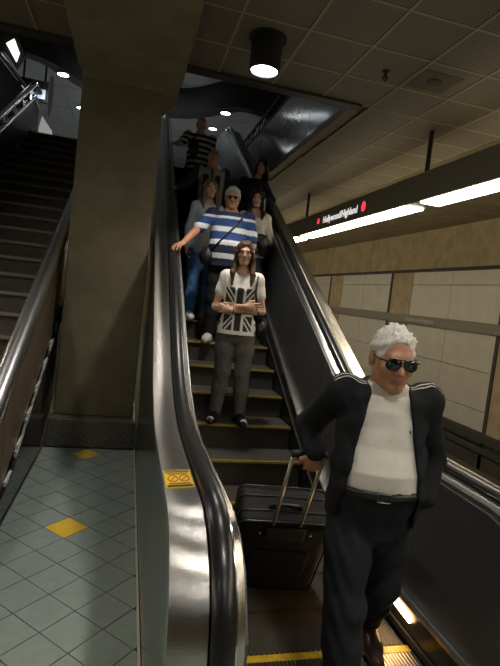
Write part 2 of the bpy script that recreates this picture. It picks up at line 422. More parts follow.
# deck path (y,z)
path = []
R_N = .40
for k in range(11):
    a = radians(205-115*k/10)
    path.append((1.80+R_N*cos(a)*1.0, .55+R_N*sin(a)))
y = 1.95
while y < 12.2:
    path.append((y, smooth_nose(y+.25)+DH)); y += .12
for k in range(1, 10):
    a = radians(90-18*k); path.append((12.2+.4*cos(a), ZU+.55+.4*sin(a)))
path = [Vector(p) for p in path]
norms = []
for i in range(len(path)):
    t = (path[min(i+1, len(path)-1)]-path[max(i-1, 0)]).normalized(); norms.append(Vector((-t.y, t.x)))
def sweep(name, section, m_, parent, i0=0, i1=None, smooth=True):
    """section: closed list of (x, normal offset)"""
    i1 = i1 or len(path); v = []; f = []; n = len(section)
    for i in range(i0, i1):
        for (x, d) in section: v.append((x, path[i].x+norms[i].x*d, path[i].y+norms[i].y*d))
    for i in range(i1-i0-1):
        for k in range(n): f.append((i*n+k, i*n+(k+1) % n, (i+1)*n+(k+1) % n, (i+1)*n+k))
    f += [tuple(range(n-1, -1, -1)), tuple((i1-i0-1)*n+k for k in range(n))]
    o = mesh_obj(name, v, f, m_, parent, smooth)
    if smooth:
        md = o.modifiers.new('es', 'EDGE_SPLIT'); md.split_angle = radians(40)
    return o
esc = thing('escalator', 'long narrow escalator with brushed steel decks, black handrails and dark grooved steps', 'escalator', (0, 0, 0))
def deck_z(y):
    best = None
    for i in range(len(path)-1):
        if i >= 10 and path[i].x <= y <= path[i+1].x:
            t = (y-path[i].x)/(path[i+1].x-path[i].x); return path[i].y+t*(path[i+1].y-path[i].y)
    if y < path[10].x:
        for i in range(10):
            if path[i].x <= y <= path[i+1].x:
                t = (y-path[i].x)/(path[i+1].x-path[i].x+1e-9); return path[i].y+t*(path[i+1].y-path[i].y)
        return .4
    return ZU+.6
for side in (0, 1):
    X = (lambda x: x) if side == 0 else (lambda x: ES0+ES1-x)
    sec = lambda pts: [(X(x), d) for x, d in (pts if side == 0 else pts[::-1])]
    sweep('outer_deck', sec([(ES0, -.05), (ES0, 0), (ES0+.128, .010), (ES0+.128, -.05)]), steel, esc)
    sweep('inner_deck', sec([(.424, -.05), (.424, .006), (.462, -.010), (.466, -.05)]), steel, esc)
    sweep('handrail_guide', sec([(.345, -.05), (.345, .02), (.42, .02), (.42, -.05)]), black_m, esc)
    hr = [(.348, .018), (.342, .030), (.346, .045), (.360, .054), (.382, .057), (.404, .054), (.418, .045), (.422, .030), (.416, .018)]
    sweep('handrail', sec(hr), rubber, esc)
    sweep('handrail_trim', sec([(.424, .004), (.424, .018), (.430, .018), (.430, .004)]), steel_pol, esc)
    if side == 0: MB().box(ES0-.012, ES0, 1.42, 5.2, -.004, .014).build('base_strip', mat('pale_strip', (.5, .46, .38), .5), esc)
    # panels, inner and outer, in lengths with joints
    edges = [1.42, 2.62]+[2.62+1.22*k for k in range(1, 9)]
    for a, c in zip(edges[:-1], edges[1:]):
        n = 10; ys = [a+.004+(c-a-.008)*k/n for k in range(n+1)]
        for nm, x0, x1, m_, zb in (('inner_panel', .462, .474, panel_m, lambda y: smooth_nose(y)+.18), ('side_panel', ES0+.004, ES0+.02, steel_side, lambda y: max(0, smooth_nose(y)-.75))):
            top = [(yy, deck_z(yy)-.035) for yy in ys]; bot = [(yy, min(zb(yy), deck_z(yy)-.06)) for yy in ys[::-1]]
            xa, xb = sorted((X(x0), X(x1)))
            MB().prism(top+bot, 'x', xa, xb).build(nm, m_, esc)
    # skirt and its bright trim
    ys = [1.62+.1*k for k in range(107)]
    xa, xb = sorted((X(.468), X(.492)))
    MB().prism([(yy, smooth_nose(yy)+.20) for yy in ys]+[(yy, smooth_nose(yy)-.25) for yy in ys[::-1]], 'x', xa, xb).build('skirt', skirt_m, esc)
    MB().prism([(yy, smooth_nose(yy)+.222) for yy in ys]+[(yy, smooth_nose(yy)+.20) for yy in ys[::-1]], 'x', *sorted((X(.470), X(.506)))).build('skirt_trim', steel, esc)
    # skirt brush line
    MB().prism([(yy, smooth_nose(yy)+.06) for yy in ys]+[(yy, smooth_nose(yy)+.03) for yy in ys[::-1]], 'x', *sorted((X(.490), X(.506)))).build('skirt_brush', black_m, esc)
# skirt lamp on the right
MB().prism([(2.18, .128), (2.40, .140), (2.415, .16), (2.405, .178), (2.19, .166), (2.172, .147)], 'x', 1.602, 1.622).build('skirt_lamp', skirtglow, esc)
ld = bpy.data.lights.new('skirt_lamp', 'AREA'); ld.shape = 'RECTANGLE'; ld.size = .2; ld.size_y = .04; ld.energy = .6*LIGHT; ld.color = (1, .62, .3)
lo = bpy.data.objects.new('skirt_lamp_light', ld); col.objects.link(lo); lo.parent = esc; lo.location = (1.595, 2.29, .153); lo.rotation_euler = (0, radians(90), radians(0))
# truss under the steps, comb and floor plates
tr = [(yy, smooth_nose(yy)-.28) for yy in ys]
MB().prism(tr+[(yy, z-.12) for yy, z in tr[::-1]], 'x', ES0+.04, ES1-.04).build('truss_floor', black_m, esc)
plate_m = grooved('floor_plate', (.30, .28, .25), 'X', .02, .35, .9, .25)
MB().box(.50, 1.61, 1.30, 2.02, -.03, .004).build('floor_plate', plate_m, esc)
MB().box(.50, 1.61, 2.02, 2.125, -.03, .010).build('comb_plate', plate_m, esc)
ye = MB().box(.505, 1.605, 2.125, 2.17, -.03, .012).build('comb_edge', yellow, esc); ye['label'] = 'yellow comb strip'
MB().add([p for k in range(40) for p in ((.51+.0274*k, 2.17, .0), (.518+.0274*k, 2.17, .0), (.514+.0274*k, 2.20, .004), (.514+.0274*k, 2.17, .01))],
         [q for k in range(40) for q in ((4*k, 4*k+1, 4*k+2), (4*k, 4*k+2, 4*k+3), (4*k+1, 4*k+3, 4*k+2))]).build('comb_teeth', yellow, esc)
# steps
RUN, RISE = .365, .365*SL
def step_z(k): return max(0, min(ZU, .15+RISE*k)) if k > -1 else 0.0
step_tops = {}
tm = {}
for k in range(-4, 22):
    y0 = 3.60+RUN*k
    z = -.003 if k < -1 else (.02 if k == -1 else min(ZU-.01, .15+RISE*k))
    zp = -.003 if k-1 < -1 else (.02 if k-1 == -1 else min(ZU-.01, .15+RISE*(k-1)))
    step_tops[k] = z
    a = max(y0, 2.172); s = thing('step', '', '', (1.055, a, z)); del s['label']; del s['category']; s.parent = esc
    L = y0+RUN-a-.006
    W = .546
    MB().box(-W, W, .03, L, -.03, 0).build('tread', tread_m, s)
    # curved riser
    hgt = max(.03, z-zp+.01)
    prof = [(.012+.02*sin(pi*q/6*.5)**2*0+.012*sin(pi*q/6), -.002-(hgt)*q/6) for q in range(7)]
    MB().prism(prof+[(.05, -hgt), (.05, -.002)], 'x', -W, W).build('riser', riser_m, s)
    e = MB().box(-W, W, .0, .024, -.018, .002); e.build('yellow_edge' if k >= -1 else 'step_edge', yellow_w if k >= -1 else riser_m, s)
# warning sticker on the left deck
yd = 2.01; zd = DH+.0008
st_y = mat('sticker_yellow', (.80, .56, .02), .4); st_k = mat('sticker_black', (.02, .02, .02), .5); st_r = mat('sticker_red', (.6, .08, .02), .5)
sk = MB().box(.217, .331, 1.925, 2.12, zd, zd+.003).build('warning_sticker', st_y, esc); sk['label'] = 'yellow caution sticker with red rings and black bars'
za = zd+.003
MB().box(.222, .326, 2.088, 2.114, za, za+.001).build('black_bar', st_k, sk)
MB().box(.222, .326, 1.930, 1.950, za, za+.001).build('black_bar', st_k, sk)
for cx in (.250, .298):
    MB().tube([(cx+.02*cos(a*pi/8), 2.018+.034*sin(a*pi/8), za) for a in range(16)], .003, 6, True).build('red_ring', st_r, sk)
    MB().tube([(cx-.013, 1.996, za), (cx+.013, 2.040, za)], .0025, 6).build('red_slash', st_r, sk)
for q, yy in enumerate((2.076, 2.066, 1.968, 1.960)):
    MB().box(.230, .318, yy-.002, yy+.002, za, za+.0008).build('text_line', st_k, sk)
text_obj('sticker_word', 'CAUTION', .022, Matrix.Translation((.274, 2.101, za+.0012)), st_y, sk, .0004)
pv = Vector((ES0, 0, DH))
sk.matrix_basis = Matrix.Translation(pv) @ Matrix.Rotation(-math.atan(.010/.128), 4, 'Y') @ Matrix.Translation(-pv)

# ================================================================== STAIRS ON THE LEFT
SS = .60; SY0 = 3.30; SX0, SX1 = -2.13, -.86
stairs = thing('staircase', 'dark stone staircase rising beside the column to the upper level', 'stairs', (0, 0, 0))
NS = 23; sr = ZU/NS; srun = sr/SS
for k in range(NS):
    y0 = SY0+srun*k; z1 = sr*(k+1)
    s = MB().box(SX0, SX1, y0, y0+srun+.03, max(0, z1-.32), z1-.035).build('step', stair_m, stairs)
    MB().box(SX0, SX1, y0-.03, y0+srun-.001, z1-.035, z1).build('tread_slab', stair_m, s)
    MB().box(SX0, SX1, y0-.034, y0-.012, z1-.03, z1+.004).build('nosing', stair_edge, s)
MB().prism([(SY0, 0), (SY0+NS*srun+.3, ZU-.25), (SY0+NS*srun+.3, ZU-.5), (SY0+.6, 0)], 'x', SX0, SX1).build('soffit', concrete_d, stairs)
MB().box(SX0, SX1, SY0+NS*srun, 11.6, ZU-.3, ZU).build('landing', stair_m, stairs)
# near balustrade
bal = thing('stair_balustrade', 'bronze-panelled stair balustrade with fat polished tube handrail beside the column', 'balustrade', (0, 0, 0))
tube_z = lambda y: .961+SL*(y-3.63)
n0, n1 = 2.75, 10.4
tp = [(-.79, 2.55, .18), (-.79, 2.5, .32), (-.79, 2.56, .43)]+[(-.79, n0+(n1-n0)*k/30, tube_z(n0+(n1-n0)*k/30)) for k in range(31)]+[(-.79, 11.0, tube_z(n1)+.12), (-.79, 11.5, tube_z(n1)+.12)]
MB().tube(tp, .066, 16).build('tube_handrail', mat('satin_tube', (.66, .66, .70), .3, 1.), bal, True)
base_l = lambda y: max(.0, .24+.50*(y-3.75))
yy0 = 2.62
ed = [yy0+.98*k for k in range(9)]
for a, c in zip(ed[:-1], ed[1:]):
    a += .004; c -= .004; n = 6; ys2 = [a+(c-a)*q/n for q in range(n+1)]
    MB().prism([(q, tube_z(q)-.075) for q in ys2]+[(q, min(base_l(q)+.03, tube_z(q)-.12)) for q in ys2[::-1]], 'x', -.835, -.745).build('bronze_panel', bronze, bal)
ys2 = [2.8+.15*q for q in range(52)]
MB().prism([(q, tube_z(q)-.058) for q in ys2]+[(q, tube_z(q)-.085) for q in ys2[::-1]], 'x', -.75, -.725).build('under_rail_strip', steel_pol, bal)
# saw-tooth stringer strip, its bright reflections put in as pale colour
zig = []
for k in range(20):
    a = 3.35+.33*k; zig += [(a, base_l(a)+.005), (a, base_l(a)+.045), (a+.30, base_l(a)+.075), (a+.30, base_l(a+.33)+.005)]
MB().prism(zig+[(q, base_l(q)-.03) for q in (9.9, 8, 6, 4, 3.35)], 'x', -.742, -.722).build('stepped_stringer', mat('pale_metal', (.62, .62, .60), .4), bal)
MB().prism([(2.62, 0), (2.62, .05)]+[(q, base_l(q)-.03) for q in (3.8, 5, 7, 9, 10.3)]+[(10.3, base_l(10.3)-.9), (4.9, 0)], 'x', -.85, -.715).build('plinth', mat('plinth_black', (.02, .02, .02), .12, .3), bal)
for k in range(7):
    yq = 3.2+1.2*k
    MB().tube([(-.79, yq, tube_z(yq)-.09), (-.79, yq, tube_z(yq)-.04)], .02, 8).build('bracket', steel, bal)
# far balustrade with double rails
bl2 = thing('stair_balustrade', 'dark stair balustrade with twin rails and bright brackets on the far side of the stairs', 'balustrade', (0, 0, 0))
fz = lambda y: SS*(y-SY0)
for off, r in ((.98, .05), (.74, .04)):
    MB().tube([(-2.16, 3.2, off+.0)]+[(-2.16, yq, fz(yq)+off) for yq in np.linspace(3.5, 10.7, 20)]+[(-2.16, 11.2, ZU+off+.05)], r, 12).build('rail', steel_pol, bl2, True)
MB().prism([(3.3, .0), (3.3, .68)]+[(10.7, fz(10.7)+.68), (11.2, ZU+.68), (11.2, ZU-.1), (10.7, fz(10.7)-.1)], 'x', -2.22, -2.15).build('panel', mat('far_panel', (.03, .034, .034), .35, .2), bl2)
for k in range(14):
    yq = 4.2+.5*k
    MB().box(-2.19, -2.13, yq, yq+.16, fz(yq)+.82, fz(yq)+.92).build('bracket', steel_pol, bl2)
for k in range(12):
    yq = 5.0+.5*k
    MB().box(-2.15, -2.138, yq, yq+.2, fz(yq)+.20, fz(yq)+.235).build('reflector', mat('pale_metal', (.62, .62, .60), .4), bl2)
MB().lathe([(.01, -.42), (.04, -.4), (.06, -.2), (.06, .2), (.04, .4), (.01, .42)], (-2.0, 11.5, ZU+1.08), 16).build('newel', mat('newel_pale', (.85, .87, .85), .4), bl2, True)
# things of the upper level glimpsed at the far left
sc_ = thing('display_screen', 'small pale-blue lit screen hanging beyond the far stair balustrade', 'screen', (-2.66, 13.0, 5.9))
at(MB().box(-3.0, -2.32, 13.0, 13.12, 5.82, 6.30).build('frame', black_m, sc_))
at(MB().box(-2.93, -2.39, 12.985, 13.0, 5.88, 6.10).build('screen', mat('screen_glow', (.6, .68, .9), .4, emit=.30, ecol=(.6, .68, .95)), sc_))
for x in (-2.9, -2.42): at(MB().tube([(x, 13.06, 6.3), (x, 13.06, ZT)], .025, 8).build('hanger', black_m, sc_))
lb = thing('lit_sign', 'glaring white lit sign high above the far stair balustrade', 'sign', (-2.95, 12.0, 6.4))
at(MB().prism([(-3.05, 6.55), (-2.83, 6.22), (-2.78, 6.42), (-2.90, 6.68)], 'y', 11.95, 12.0).build('face', mat('sign_glow', (1, .97, .9), .4, emit=1.3), lb))
at(MB().prism([(-3.14, 6.50), (-2.83, 6.10), (-2.66, 6.42), (-2.86, 6.80)], 'y', 12.0, 12.12).build('box', black_m, lb))
for x in (-3.0, -2.8): at(MB().tube([(x, 12.06, 6.5), (x, 12.06, ZT)], .02, 8).build('hanger', black_m, lb))
up = thing('upper_balustrade', 'dark upper level balustrade with bright rail sloping down beyond the stairs', 'balustrade', (0, 0, 0))
MB().tube([(-4.6, 11.8, 8.13-1.0), (-3.9, 11.8, 7.05), (-2.5, 11.8, 5.62)], .04, 10).build('rail', steel_pol, up)
MB().prism([(-4.6, 7.05), (-3.9, 6.97), (-2.5, 5.54), (-2.5, 4.4), (-4.6, 4.4)], 'y', 11.85, 11.92).build('panel', mat('upper_panel', (.05, .058, .056), .3), up)
tag(MB().prism([(-2.32, ZU), (-1.95, ZU), (-2.06, 5.0), (-2.27, 5.27), (-2.32, 5.0)], 'y', 12.2, 12.3).build('wall_glow_board', mat('wall_glow', (.75, .70, .66), .5, emit=.22)), 'pale tapering board glowing as a bright wall at the head of the stairs', 'board')  # emission stands in for the brightness of a white wall wedge

# ================================================================== LIGHT FITTINGS OF THE PLATFORM
def light_row(xc, label, group, y_from, y_to, sign):
    t = thing('hanging_light_box', label, 'light', (xc, 5.44, 3.10), group=None)
    at(MB().box(xc-.15, xc+.15, y_from, y_to, 3.115, 3.45).build('housing', boxm, t, bevel=.01))
    y = 5.60-4.2*4
    while y < y_to-3:
        if y > y_from:
            at(MB().box(xc-.125, xc+.125, y, y+3.88, 3.095, 3.118).build('diffuser', fluor, t))
            at(MB().box(xc-.10, xc+.10, y+.1, y+3.7, 3.449, 3.462).build('uplight_strip', upl, t))
            sg = 1 if xc > 0 else -1
            at(MB().box(*sorted((xc+sg*.148, xc+sg*.158)), y+.05, y+3.8, 3.15, 3.40).build('track_side_diffuser', sidel, t))
            at(MB().tube([(xc, y-.16, 3.44), (xc, y-.16, ZC)], .028, 10).build('rod', black_m, t))
        y += 4.2
    return t
lr = light_row(3.345, 'long dark light box with glowing tubes and station name, hung over the platform edge', None, -5.5, 22, True)
def at2(o): o.matrix_parent_inverse = Matrix.Translation(-lr.location); return o
at2(text_obj('station_name', 'Hollywood/Highland', .165, face_minus_x(3.345-.152, 7.62, 3.265), white_e, lr))
for yq, r in ((8.52, .045), (6.74, .065)):
    v = [(3.345-.157, yq+r*cos(a*pi/10), 3.275+r*1.15*sin(a*pi/10)) for a in range(20)]
    at2(MB().add(v+[(p[0]+.006, p[1], p[2]) for p in v], [tuple(range(20))]+[(i, i+20, (i+1) % 20+20, (i+1) % 20) for i in range(20)]).build('red_dot', red_m, lr))
lrb = light_row(-4.2, 'long dark light box with glowing tubes, added unseen over the other platform edge', None, -5.5, 22, False)  # second row is invented, out of view, for extra light

def can_light(x, y, label, energy, dz=0):
    t = thing('ceiling_can_light', label, 'ceiling light', (x, y, ZC-dz), group=None)
    MB().lathe([(.165, -.012), (.165, -.002), (.02, 0)], (0, 0, 0)).build('flange', black_m, t, False)
    MB().lathe([(.135, -.012), (.135, -.285), (.118, -.285), (.118, -.25), (.02, -.25)], (0, 0, 0)).build('can', black_m, t, True).modifiers.new('e', 'EDGE_SPLIT')
    MB().lathe([(.115, -.272), (.02, -.276)], (0, 0, 0)).build('lens', lampglow, t)
    ld = bpy.data.lights.new('can_lamp', 'SPOT'); ld.energy = energy*LIGHT; ld.spot_size = radians(105); ld.spot_blend = .7; ld.color = (1, .93, .81); ld.shadow_soft_size = .1
    lo = bpy.data.objects.new('lamp', ld); col.objects.link(lo); lo.parent = t; lo.location = (0, 0, -.31)
    return t
can_light(.948, 4.313, 'black cylindrical can light with white lens hanging from the perforated ceiling', 120)
for yq, lab in ((2.45, 'added unseen black can light over the comb plate'), (.6, 'added unseen black can light over the escalator landing'), (-1.25, 'added unseen black can light behind the escalator landing'), (-3.1, 'added unseen black can light near the rear wall')):  # unseen cans added in line with the visible one, for more light
    can_light(.948, yq, lab, {2.45: 28, .6: 62, -1.25: 70, -3.1: 60}[yq])
can_light(-1.35, 3.6, 'added unseen black can light left of the beam, toward the stairs', 55)  # unseen can added to brighten the floor and column
can_light(-1.5, -1.25, 'added unseen black can light left of the beam, far behind the stairs', 60)  # another unseen can, added behind the viewer
# small ceiling fittings
sp = thing('sprinkler', 'small dark sprinkler head under the perforated ceiling', 'sprinkler', (2.118, 4.367, ZC))
MB().lathe([(.035, 0), (.035, -.01), (.012, -.012), (.012, -.05), (.03, -.055), (.03, -.062)], (0, 0, 0), 14).build('head', black_m, sp)
MB().tube([(.012, 0, -.05), (.022, 0, -.075), (0, 0, -.095), (-.022, 0, -.075), (-.012, 0, -.05)], .005, 6).build('frame', black_m, sp)
sd = thing('ceiling_speaker', 'flat dark plate on the ceiling panel beside the sprinkler', 'ceiling fitting', (2.62, 4.35, ZC))
MB().lathe([(.07, 0), (.07, -.012), (.05, -.02), (.01, -.022)], (0, 0, 0), 18).build('grille', mat('fitting_brown', (.07, .06, .045), .6), sd)
MB().box(-.2, .2, -.18, .18, -.003, .0).build('plate', mat('plate_brown', (.085, .072, .052), .6), sd)

# ================================================================== PEOPLE (signed-distance modelling, surface nets)
class Field:
    def __init__(s, lo, hi, h):
        s.lo = np.array(lo, np.float32); s.h = h
        s.n = np.ceil((np.array(hi)-np.array(lo))/h).astype(int)+1
        s.D = np.full(tuple(s.n), .2, np.float32)
        s.ax = [(s.lo[i]+h*np.arange(s.n[i])).astype(np.float32) for i in range(3)]
    def sub(s, lo, hi, pad):
        sl = []
        for i in range(3):
            a = int(max(0, math.floor((lo[i]-pad-s.lo[i])/s.h))); c = int(min(s.n[i], math.ceil((hi[i]+pad-s.lo[i])/s.h)+1))
            if c <= a+1: return None, None
            sl.append(slice(a, c))
        sl = tuple(sl)
        return sl, (s.ax[0][sl[0]][:, None, None], s.ax[1][sl[1]][None, :, None], s.ax[2][sl[2]][None, None, :])
    def comb(s, sl, d, k, op):
        A = s.D[sl]
        if op == 'u':
            if k > 0:
                hh = np.maximum(k-np.abs(A-d), 0)/k; s.D[sl] = np.minimum(A, d)-hh*hh*k*.25
            else: s.D[sl] = np.minimum(A, d)
        else:
            d = -d
            if k > 0:
                hh = np.maximum(k-np.abs(A-d), 0)/k; s.D[sl] = np.maximum(A, d)+hh*hh*k*.25
            else: s.D[sl] = np.maximum(A, d)
        return s
    def cone(s, a, b, ra, rb=None, k=.02, op='u', flat=None):
        rb = ra if rb is None else rb
        a = np.array(a, float); b = np.array(b, float); R = max(ra, rb)
        sl, g = s.sub(np.minimum(a, b)-R, np.maximum(a, b)+R, k+3*s.h)
        if sl is None: return s
        ab = b-a; L2 = max(1e-9, ab@ab)
        px, py, pz = g[0]-a[0], g[1]-a[1], g[2]-a[2]
        t = np.clip((px*ab[0]+py*ab[1]+pz*ab[2])/L2, 0, 1)
        d = np.sqrt((px-t*ab[0])**2+(py-t*ab[1])**2+(pz-t*ab[2])**2)-(ra+(rb-ra)*t)
        return s.comb(sl, d.astype(np.float32), k, op)
    def chain(s, pts, rs, k=.02, op='u'):
        for i in range(len(pts)-1): s.cone(pts[i], pts[i+1], rs[i], rs[i+1], k, op)
        return s
    def ell(s, c, r, M=None, k=.02, op='u'):
        c = np.array(c, float); R = max(r)
        sl, g = s.sub(c-R, c+R, k+3*s.h)
        if sl is None: return s
        px, py, pz = g[0]-c[0], g[1]-c[1], g[2]-c[2]
        if M is not None:
            q = [M[0][i]*px+M[1][i]*py+M[2][i]*pz for i in range(3)]      # M columns = local axes
        else: q = [px, py, pz]
        n0 = np.sqrt((q[0]/r[0])**2+(q[1]/r[1])**2+(q[2]/r[2])**2)
        n1 = np.sqrt((q[0]/r[0]**2)**2+(q[1]/r[1]**2)**2+(q[2]/r[2]**2)**2)+1e-6
        d = n0*(n0-1)/n1
        return s.comb(sl, d.astype(np.float32), k, op)
    def sec(s, S, k=.03, pw=2.4, grow=0., wr=0., seed=0):
        """stack of elliptical sections (z, cx, cy, rx, ry)"""
        S = np.array(sorted(S)); z0, z1 = S[0, 0], S[-1, 0]
        R = S[:, 3:].max()+grow
        lo = (S[:, 1].min()-R, S[:, 2].min()-R, z0); hi = (S[:, 1].max()+R, S[:, 2].max()+R, z1)
        sl, g = s.sub(lo, hi, k+3*s.h)
        if sl is None: return s
        z = s.ax[2][sl[2]]
        # smooth interpolation of sections
        f = [np.interp(z, S[:, 0], S[:, i])[None, None, :] for i in range(1, 5)]
        rx, ry = f[2]+grow, f[3]+grow
        ex, ey = np.abs(g[0]-f[0])/rx, np.abs(g[1]-f[1])/ry
        q = (ex**pw+ey**pw)**(1/pw)
        d = (q-1)*np.minimum(rx, ry)
        if wr:
            ang = np.arctan2(g[1]-f[1], g[0]-f[0])
            d = d+wr*(np.sin(ang*5+g[2]*31+seed)*.5+np.sin(ang*3-g[2]*47+seed*2)*.6+np.sin(g[2]*70+np.cos(ang*2)*3+seed)*.35)
        d = np.maximum(d, np.maximum(z0-g[2], g[2]-z1))
        return s.comb(sl, d.astype(np.float32), k, 'u')
    def cut(s, n, p, k=0.):
        """remove the half space n.(x-p) > 0"""
        d = (s.ax[0][:, None, None]-p[0])*n[0]+(s.ax[1][None, :, None]-p[1])*n[1]+(s.ax[2][None, None, :]-p[2])*n[2]
        s.D = np.maximum(s.D, d.astype(np.float32)); return s
    def wrinkle(s, amp, f=38., seed=0.):
        X, Y, Z = s.ax[0][:, None, None], s.ax[1][None, :, None], s.ax[2][None, None, :]
        s.D = s.D+(amp*(np.sin(f*Z+9*np.sin(X*13+seed)+6*Y)*.6+np.sin(f*.6*Z-17*X+11*Y+seed*3)*.6)).astype(np.float32)
        return s
    def top(s, x, y, z_from=None):
        """height of the surface above (x, y)"""
        i = int(round((x-s.lo[0])/s.h)); j = int(round((y-s.lo[1])/s.h)); c = s.D[i, j] < 0
        ks = np.nonzero(c)[0]
        if z_from is not None: ks = ks[s.lo[2]+ks*s.h < z_from]
        if not len(ks): return None
        k = ks[-1]; a, c_ = s.D[i, j, k], s.D[i, j, k+1]
        return s.lo[2]+s.h*(k+a/(a-c_))
    def front(s, x, z):
        i = int(round((x-s.lo[0])/s.h)); j = int(round((z-s.lo[2])/s.h)); js = np.nonzero(s.D[i, :, j] < 0)[0]
        return s.lo[1]+s.h*(js[0]-.5) if len(js) else None
    def mesh(s):
        D = s.D; D[0] = D[-1] = .1; D[:, 0] = D[:, -1] = .1; D[:, :, 0] = D[:, :, -1] = .1
        neg = D < 0; nx, ny, nz = D.shape
        cnt = np.zeros((nx-1, ny-1, nz-1), np.int8)
        for a in (0, 1):
            for b_ in (0, 1):
                for c in (0, 1): cnt += neg[a:nx-1+a, b_:ny-1+b_, c:nz-1+c]
        act = np.nonzero((cnt > 0) & (cnt < 8)); N = len(act[0])
        idx = np.full(cnt.shape, -1, np.int32); idx[act] = np.arange(N)
        acc = np.zeros((N, 3)); num = np.zeros(N)
        cor = {(a, b_, c): D[act[0]+a, act[1]+b_, act[2]+c] for a in (0, 1) for b_ in (0, 1) for c in (0, 1)}
        for (p, v0) in cor.items():
            for ax in range(3):
                if p[ax]: continue
                q = list(p); q[ax] = 1; v1 = cor[tuple(q)]
                mk = (v0 < 0) != (v1 < 0); t = np.where(mk, v0/np.where(mk, v0-v1, 1), 0)
                for i in range(3): acc[:, i] += np.where(mk, (t if i == ax else p[i]), 0)
                num += mk
        V = (np.stack(act, 1)+acc/num[:, None])*s.h+s.lo
        F = []
        for ax in range(3):
            sl0 = [slice(1, -1)]*3; sl0[ax] = slice(0, D.shape[ax]-1); sl1 = [slice(1, -1)]*3; sl1[ax] = slice(1, D.shape[ax])
            n0, n1 = neg[tuple(sl0)], neg[tuple(sl1)]
            e = np.array(np.nonzero(n0 != n1)); sg = n0[tuple(e)]
            u, v_ = (ax+1) % 3, (ax+2) % 3
            base = e.copy(); base[u] += 1; base[v_] += 1; base[u] -= 1; base[v_] -= 1
            def cell(du, dv):
                c = base.copy(); c[u] += du; c[v_] += dv; return idx[tuple(c)]
            q = np.stack([cell(0, 0), cell(1, 0), cell(1, 1), cell(0, 1)], 1)
            q[~sg] = q[~sg][:, ::-1]; F.append(q)
        return V, np.concatenate(F)
def field_obj(name, fld, m_, parent, colour=None, slots=None, slot_fn=None):
    V, F = fld.mesh()
    me = bpy.data.meshes.new(name); me.vertices.add(len(V)); me.vertices.foreach_set('co', V.astype(np.float32).ravel())
    me.loops.add(F.size); me.loops.foreach_set('vertex_index', F.ravel().astype(np.int32))
    me.polygons.add(len(F)); me.polygons.foreach_set('loop_start', (np.arange(len(F))*4).astype(np.int32))
    me.polygons.foreach_set('use_smooth', np.ones(len(F), bool))
    me.materials.append(m_)
    if slots:
        for q in slots: me.materials.append(q)
        me.polygons.foreach_set('material_index', slot_fn(V[F].mean(1)).astype(np.int32))
    me.update(calc_edges=True); me.validate()
    if colour is not None:
        at_ = me.color_attributes.new('Col', 'FLOAT_COLOR', 'POINT'); c = np.ones((len(V), 4), np.float32); c[:, :3] = colour(V)
        at_.data.foreach_set('color', c.ravel())
    o = bpy.data.objects.new(name, me); col.objects.link(o); o.parent = parent
    return o
def rotm(rx=0, ry=0, rz=0):
    return np.array((Matrix.Rotation(rz, 3, 'Z') @ Matrix.Rotation(ry, 3, 'Y') @ Matrix.Rotation(rx, 3, 'X')))
def unit(v): v = np.array(v, float); return v/np.linalg.norm(v)

def skin(name, c): return mat(name, c, .48, noise=.12, nscale=30, spec=.4)
def hairm(name, c): return mat(name, c, .42, noise=.45, nscale=26, stretch=(6, 6, .5), bump=.5, bscale=30, spec=.25)
def cloth(name, c, noise=.2, rough=.85, nscale=40): return mat(name, c, rough, noise=noise, nscale=nscale, bump=.15, bscale=250, spec=.2)
clothv = mat('printed_cloth', (1, 1, 1), .85, attr='Col', bump=.12, bscale=250, spec=.2)
eye_w = mat('eye_white', (.5, .47, .44), .3); eye_d = mat('eye_dark', (.03, .02, .015), .15)
lens_m = mat('dark_lens', (.006, .007, .009), .06, spec=.9); frame_m = mat('glasses_frame', (.012, .012, .012), .25)
lip_m = mat('lip', (.36, .15, .11), .4)

def hand(f, wrist, d, nrm, side, s, curl=(.5, .55, .6, .65), thumb=.4, spread=.07, rad=.0088):
    """wrist position, finger direction d, palm normal nrm (palm side), side=+1: thumb towards d x nrm"""
    d = unit(d); nrm = unit(np.array(nrm)-d*(np.array(nrm)@d)); t = np.cross(d, nrm)*side
    w = np.array(wrist, float)
    R = np.stack([t, nrm, d], 1)
    f.cone(w, w+d*.03*s, .026*s, .028*s, .012)
    f.ell(w+d*.052*s, (.041*s, .018*s, .052*s), R, .015)
    tips = []
    for i in range(4):
        off = (.0325-.022*i)*s; L = (.088, .098, .090, .070)[i]*s
        p = w+d*(.088-.004*abs(i-1))*s+t*off; dd = unit(d+t*spread*(1.2-i)); ang = 0
        for q, (seg, cf) in enumerate(((.45, .7), (.32, 1.), (.25, .7))):
            ang += curl[i]*cf
            v = dd*cos(ang)+nrm*sin(ang); p2 = p+v*L*seg
            f.cone(p, p2, rad*s*(1-.07*q), rad*s*(.95-.09*q), .004); p = p2
        tips.append(p)
    p = w+d*.028*s+t*.028*s; v1 = unit(d*.75+t*.75+nrm*.25)
    p2 = p+v1*.040*s; v2 = unit(d*.95+t*(.55-thumb)+nrm*(.1+thumb)); p3 = p2+v2*.030*s; p4 = p3+unit(v2+nrm*.3)*.024*s
    f.chain([p, p2, p3, p4], [.014*s, .0115*s, .0105*s, .0085*s], .008)
    return tips

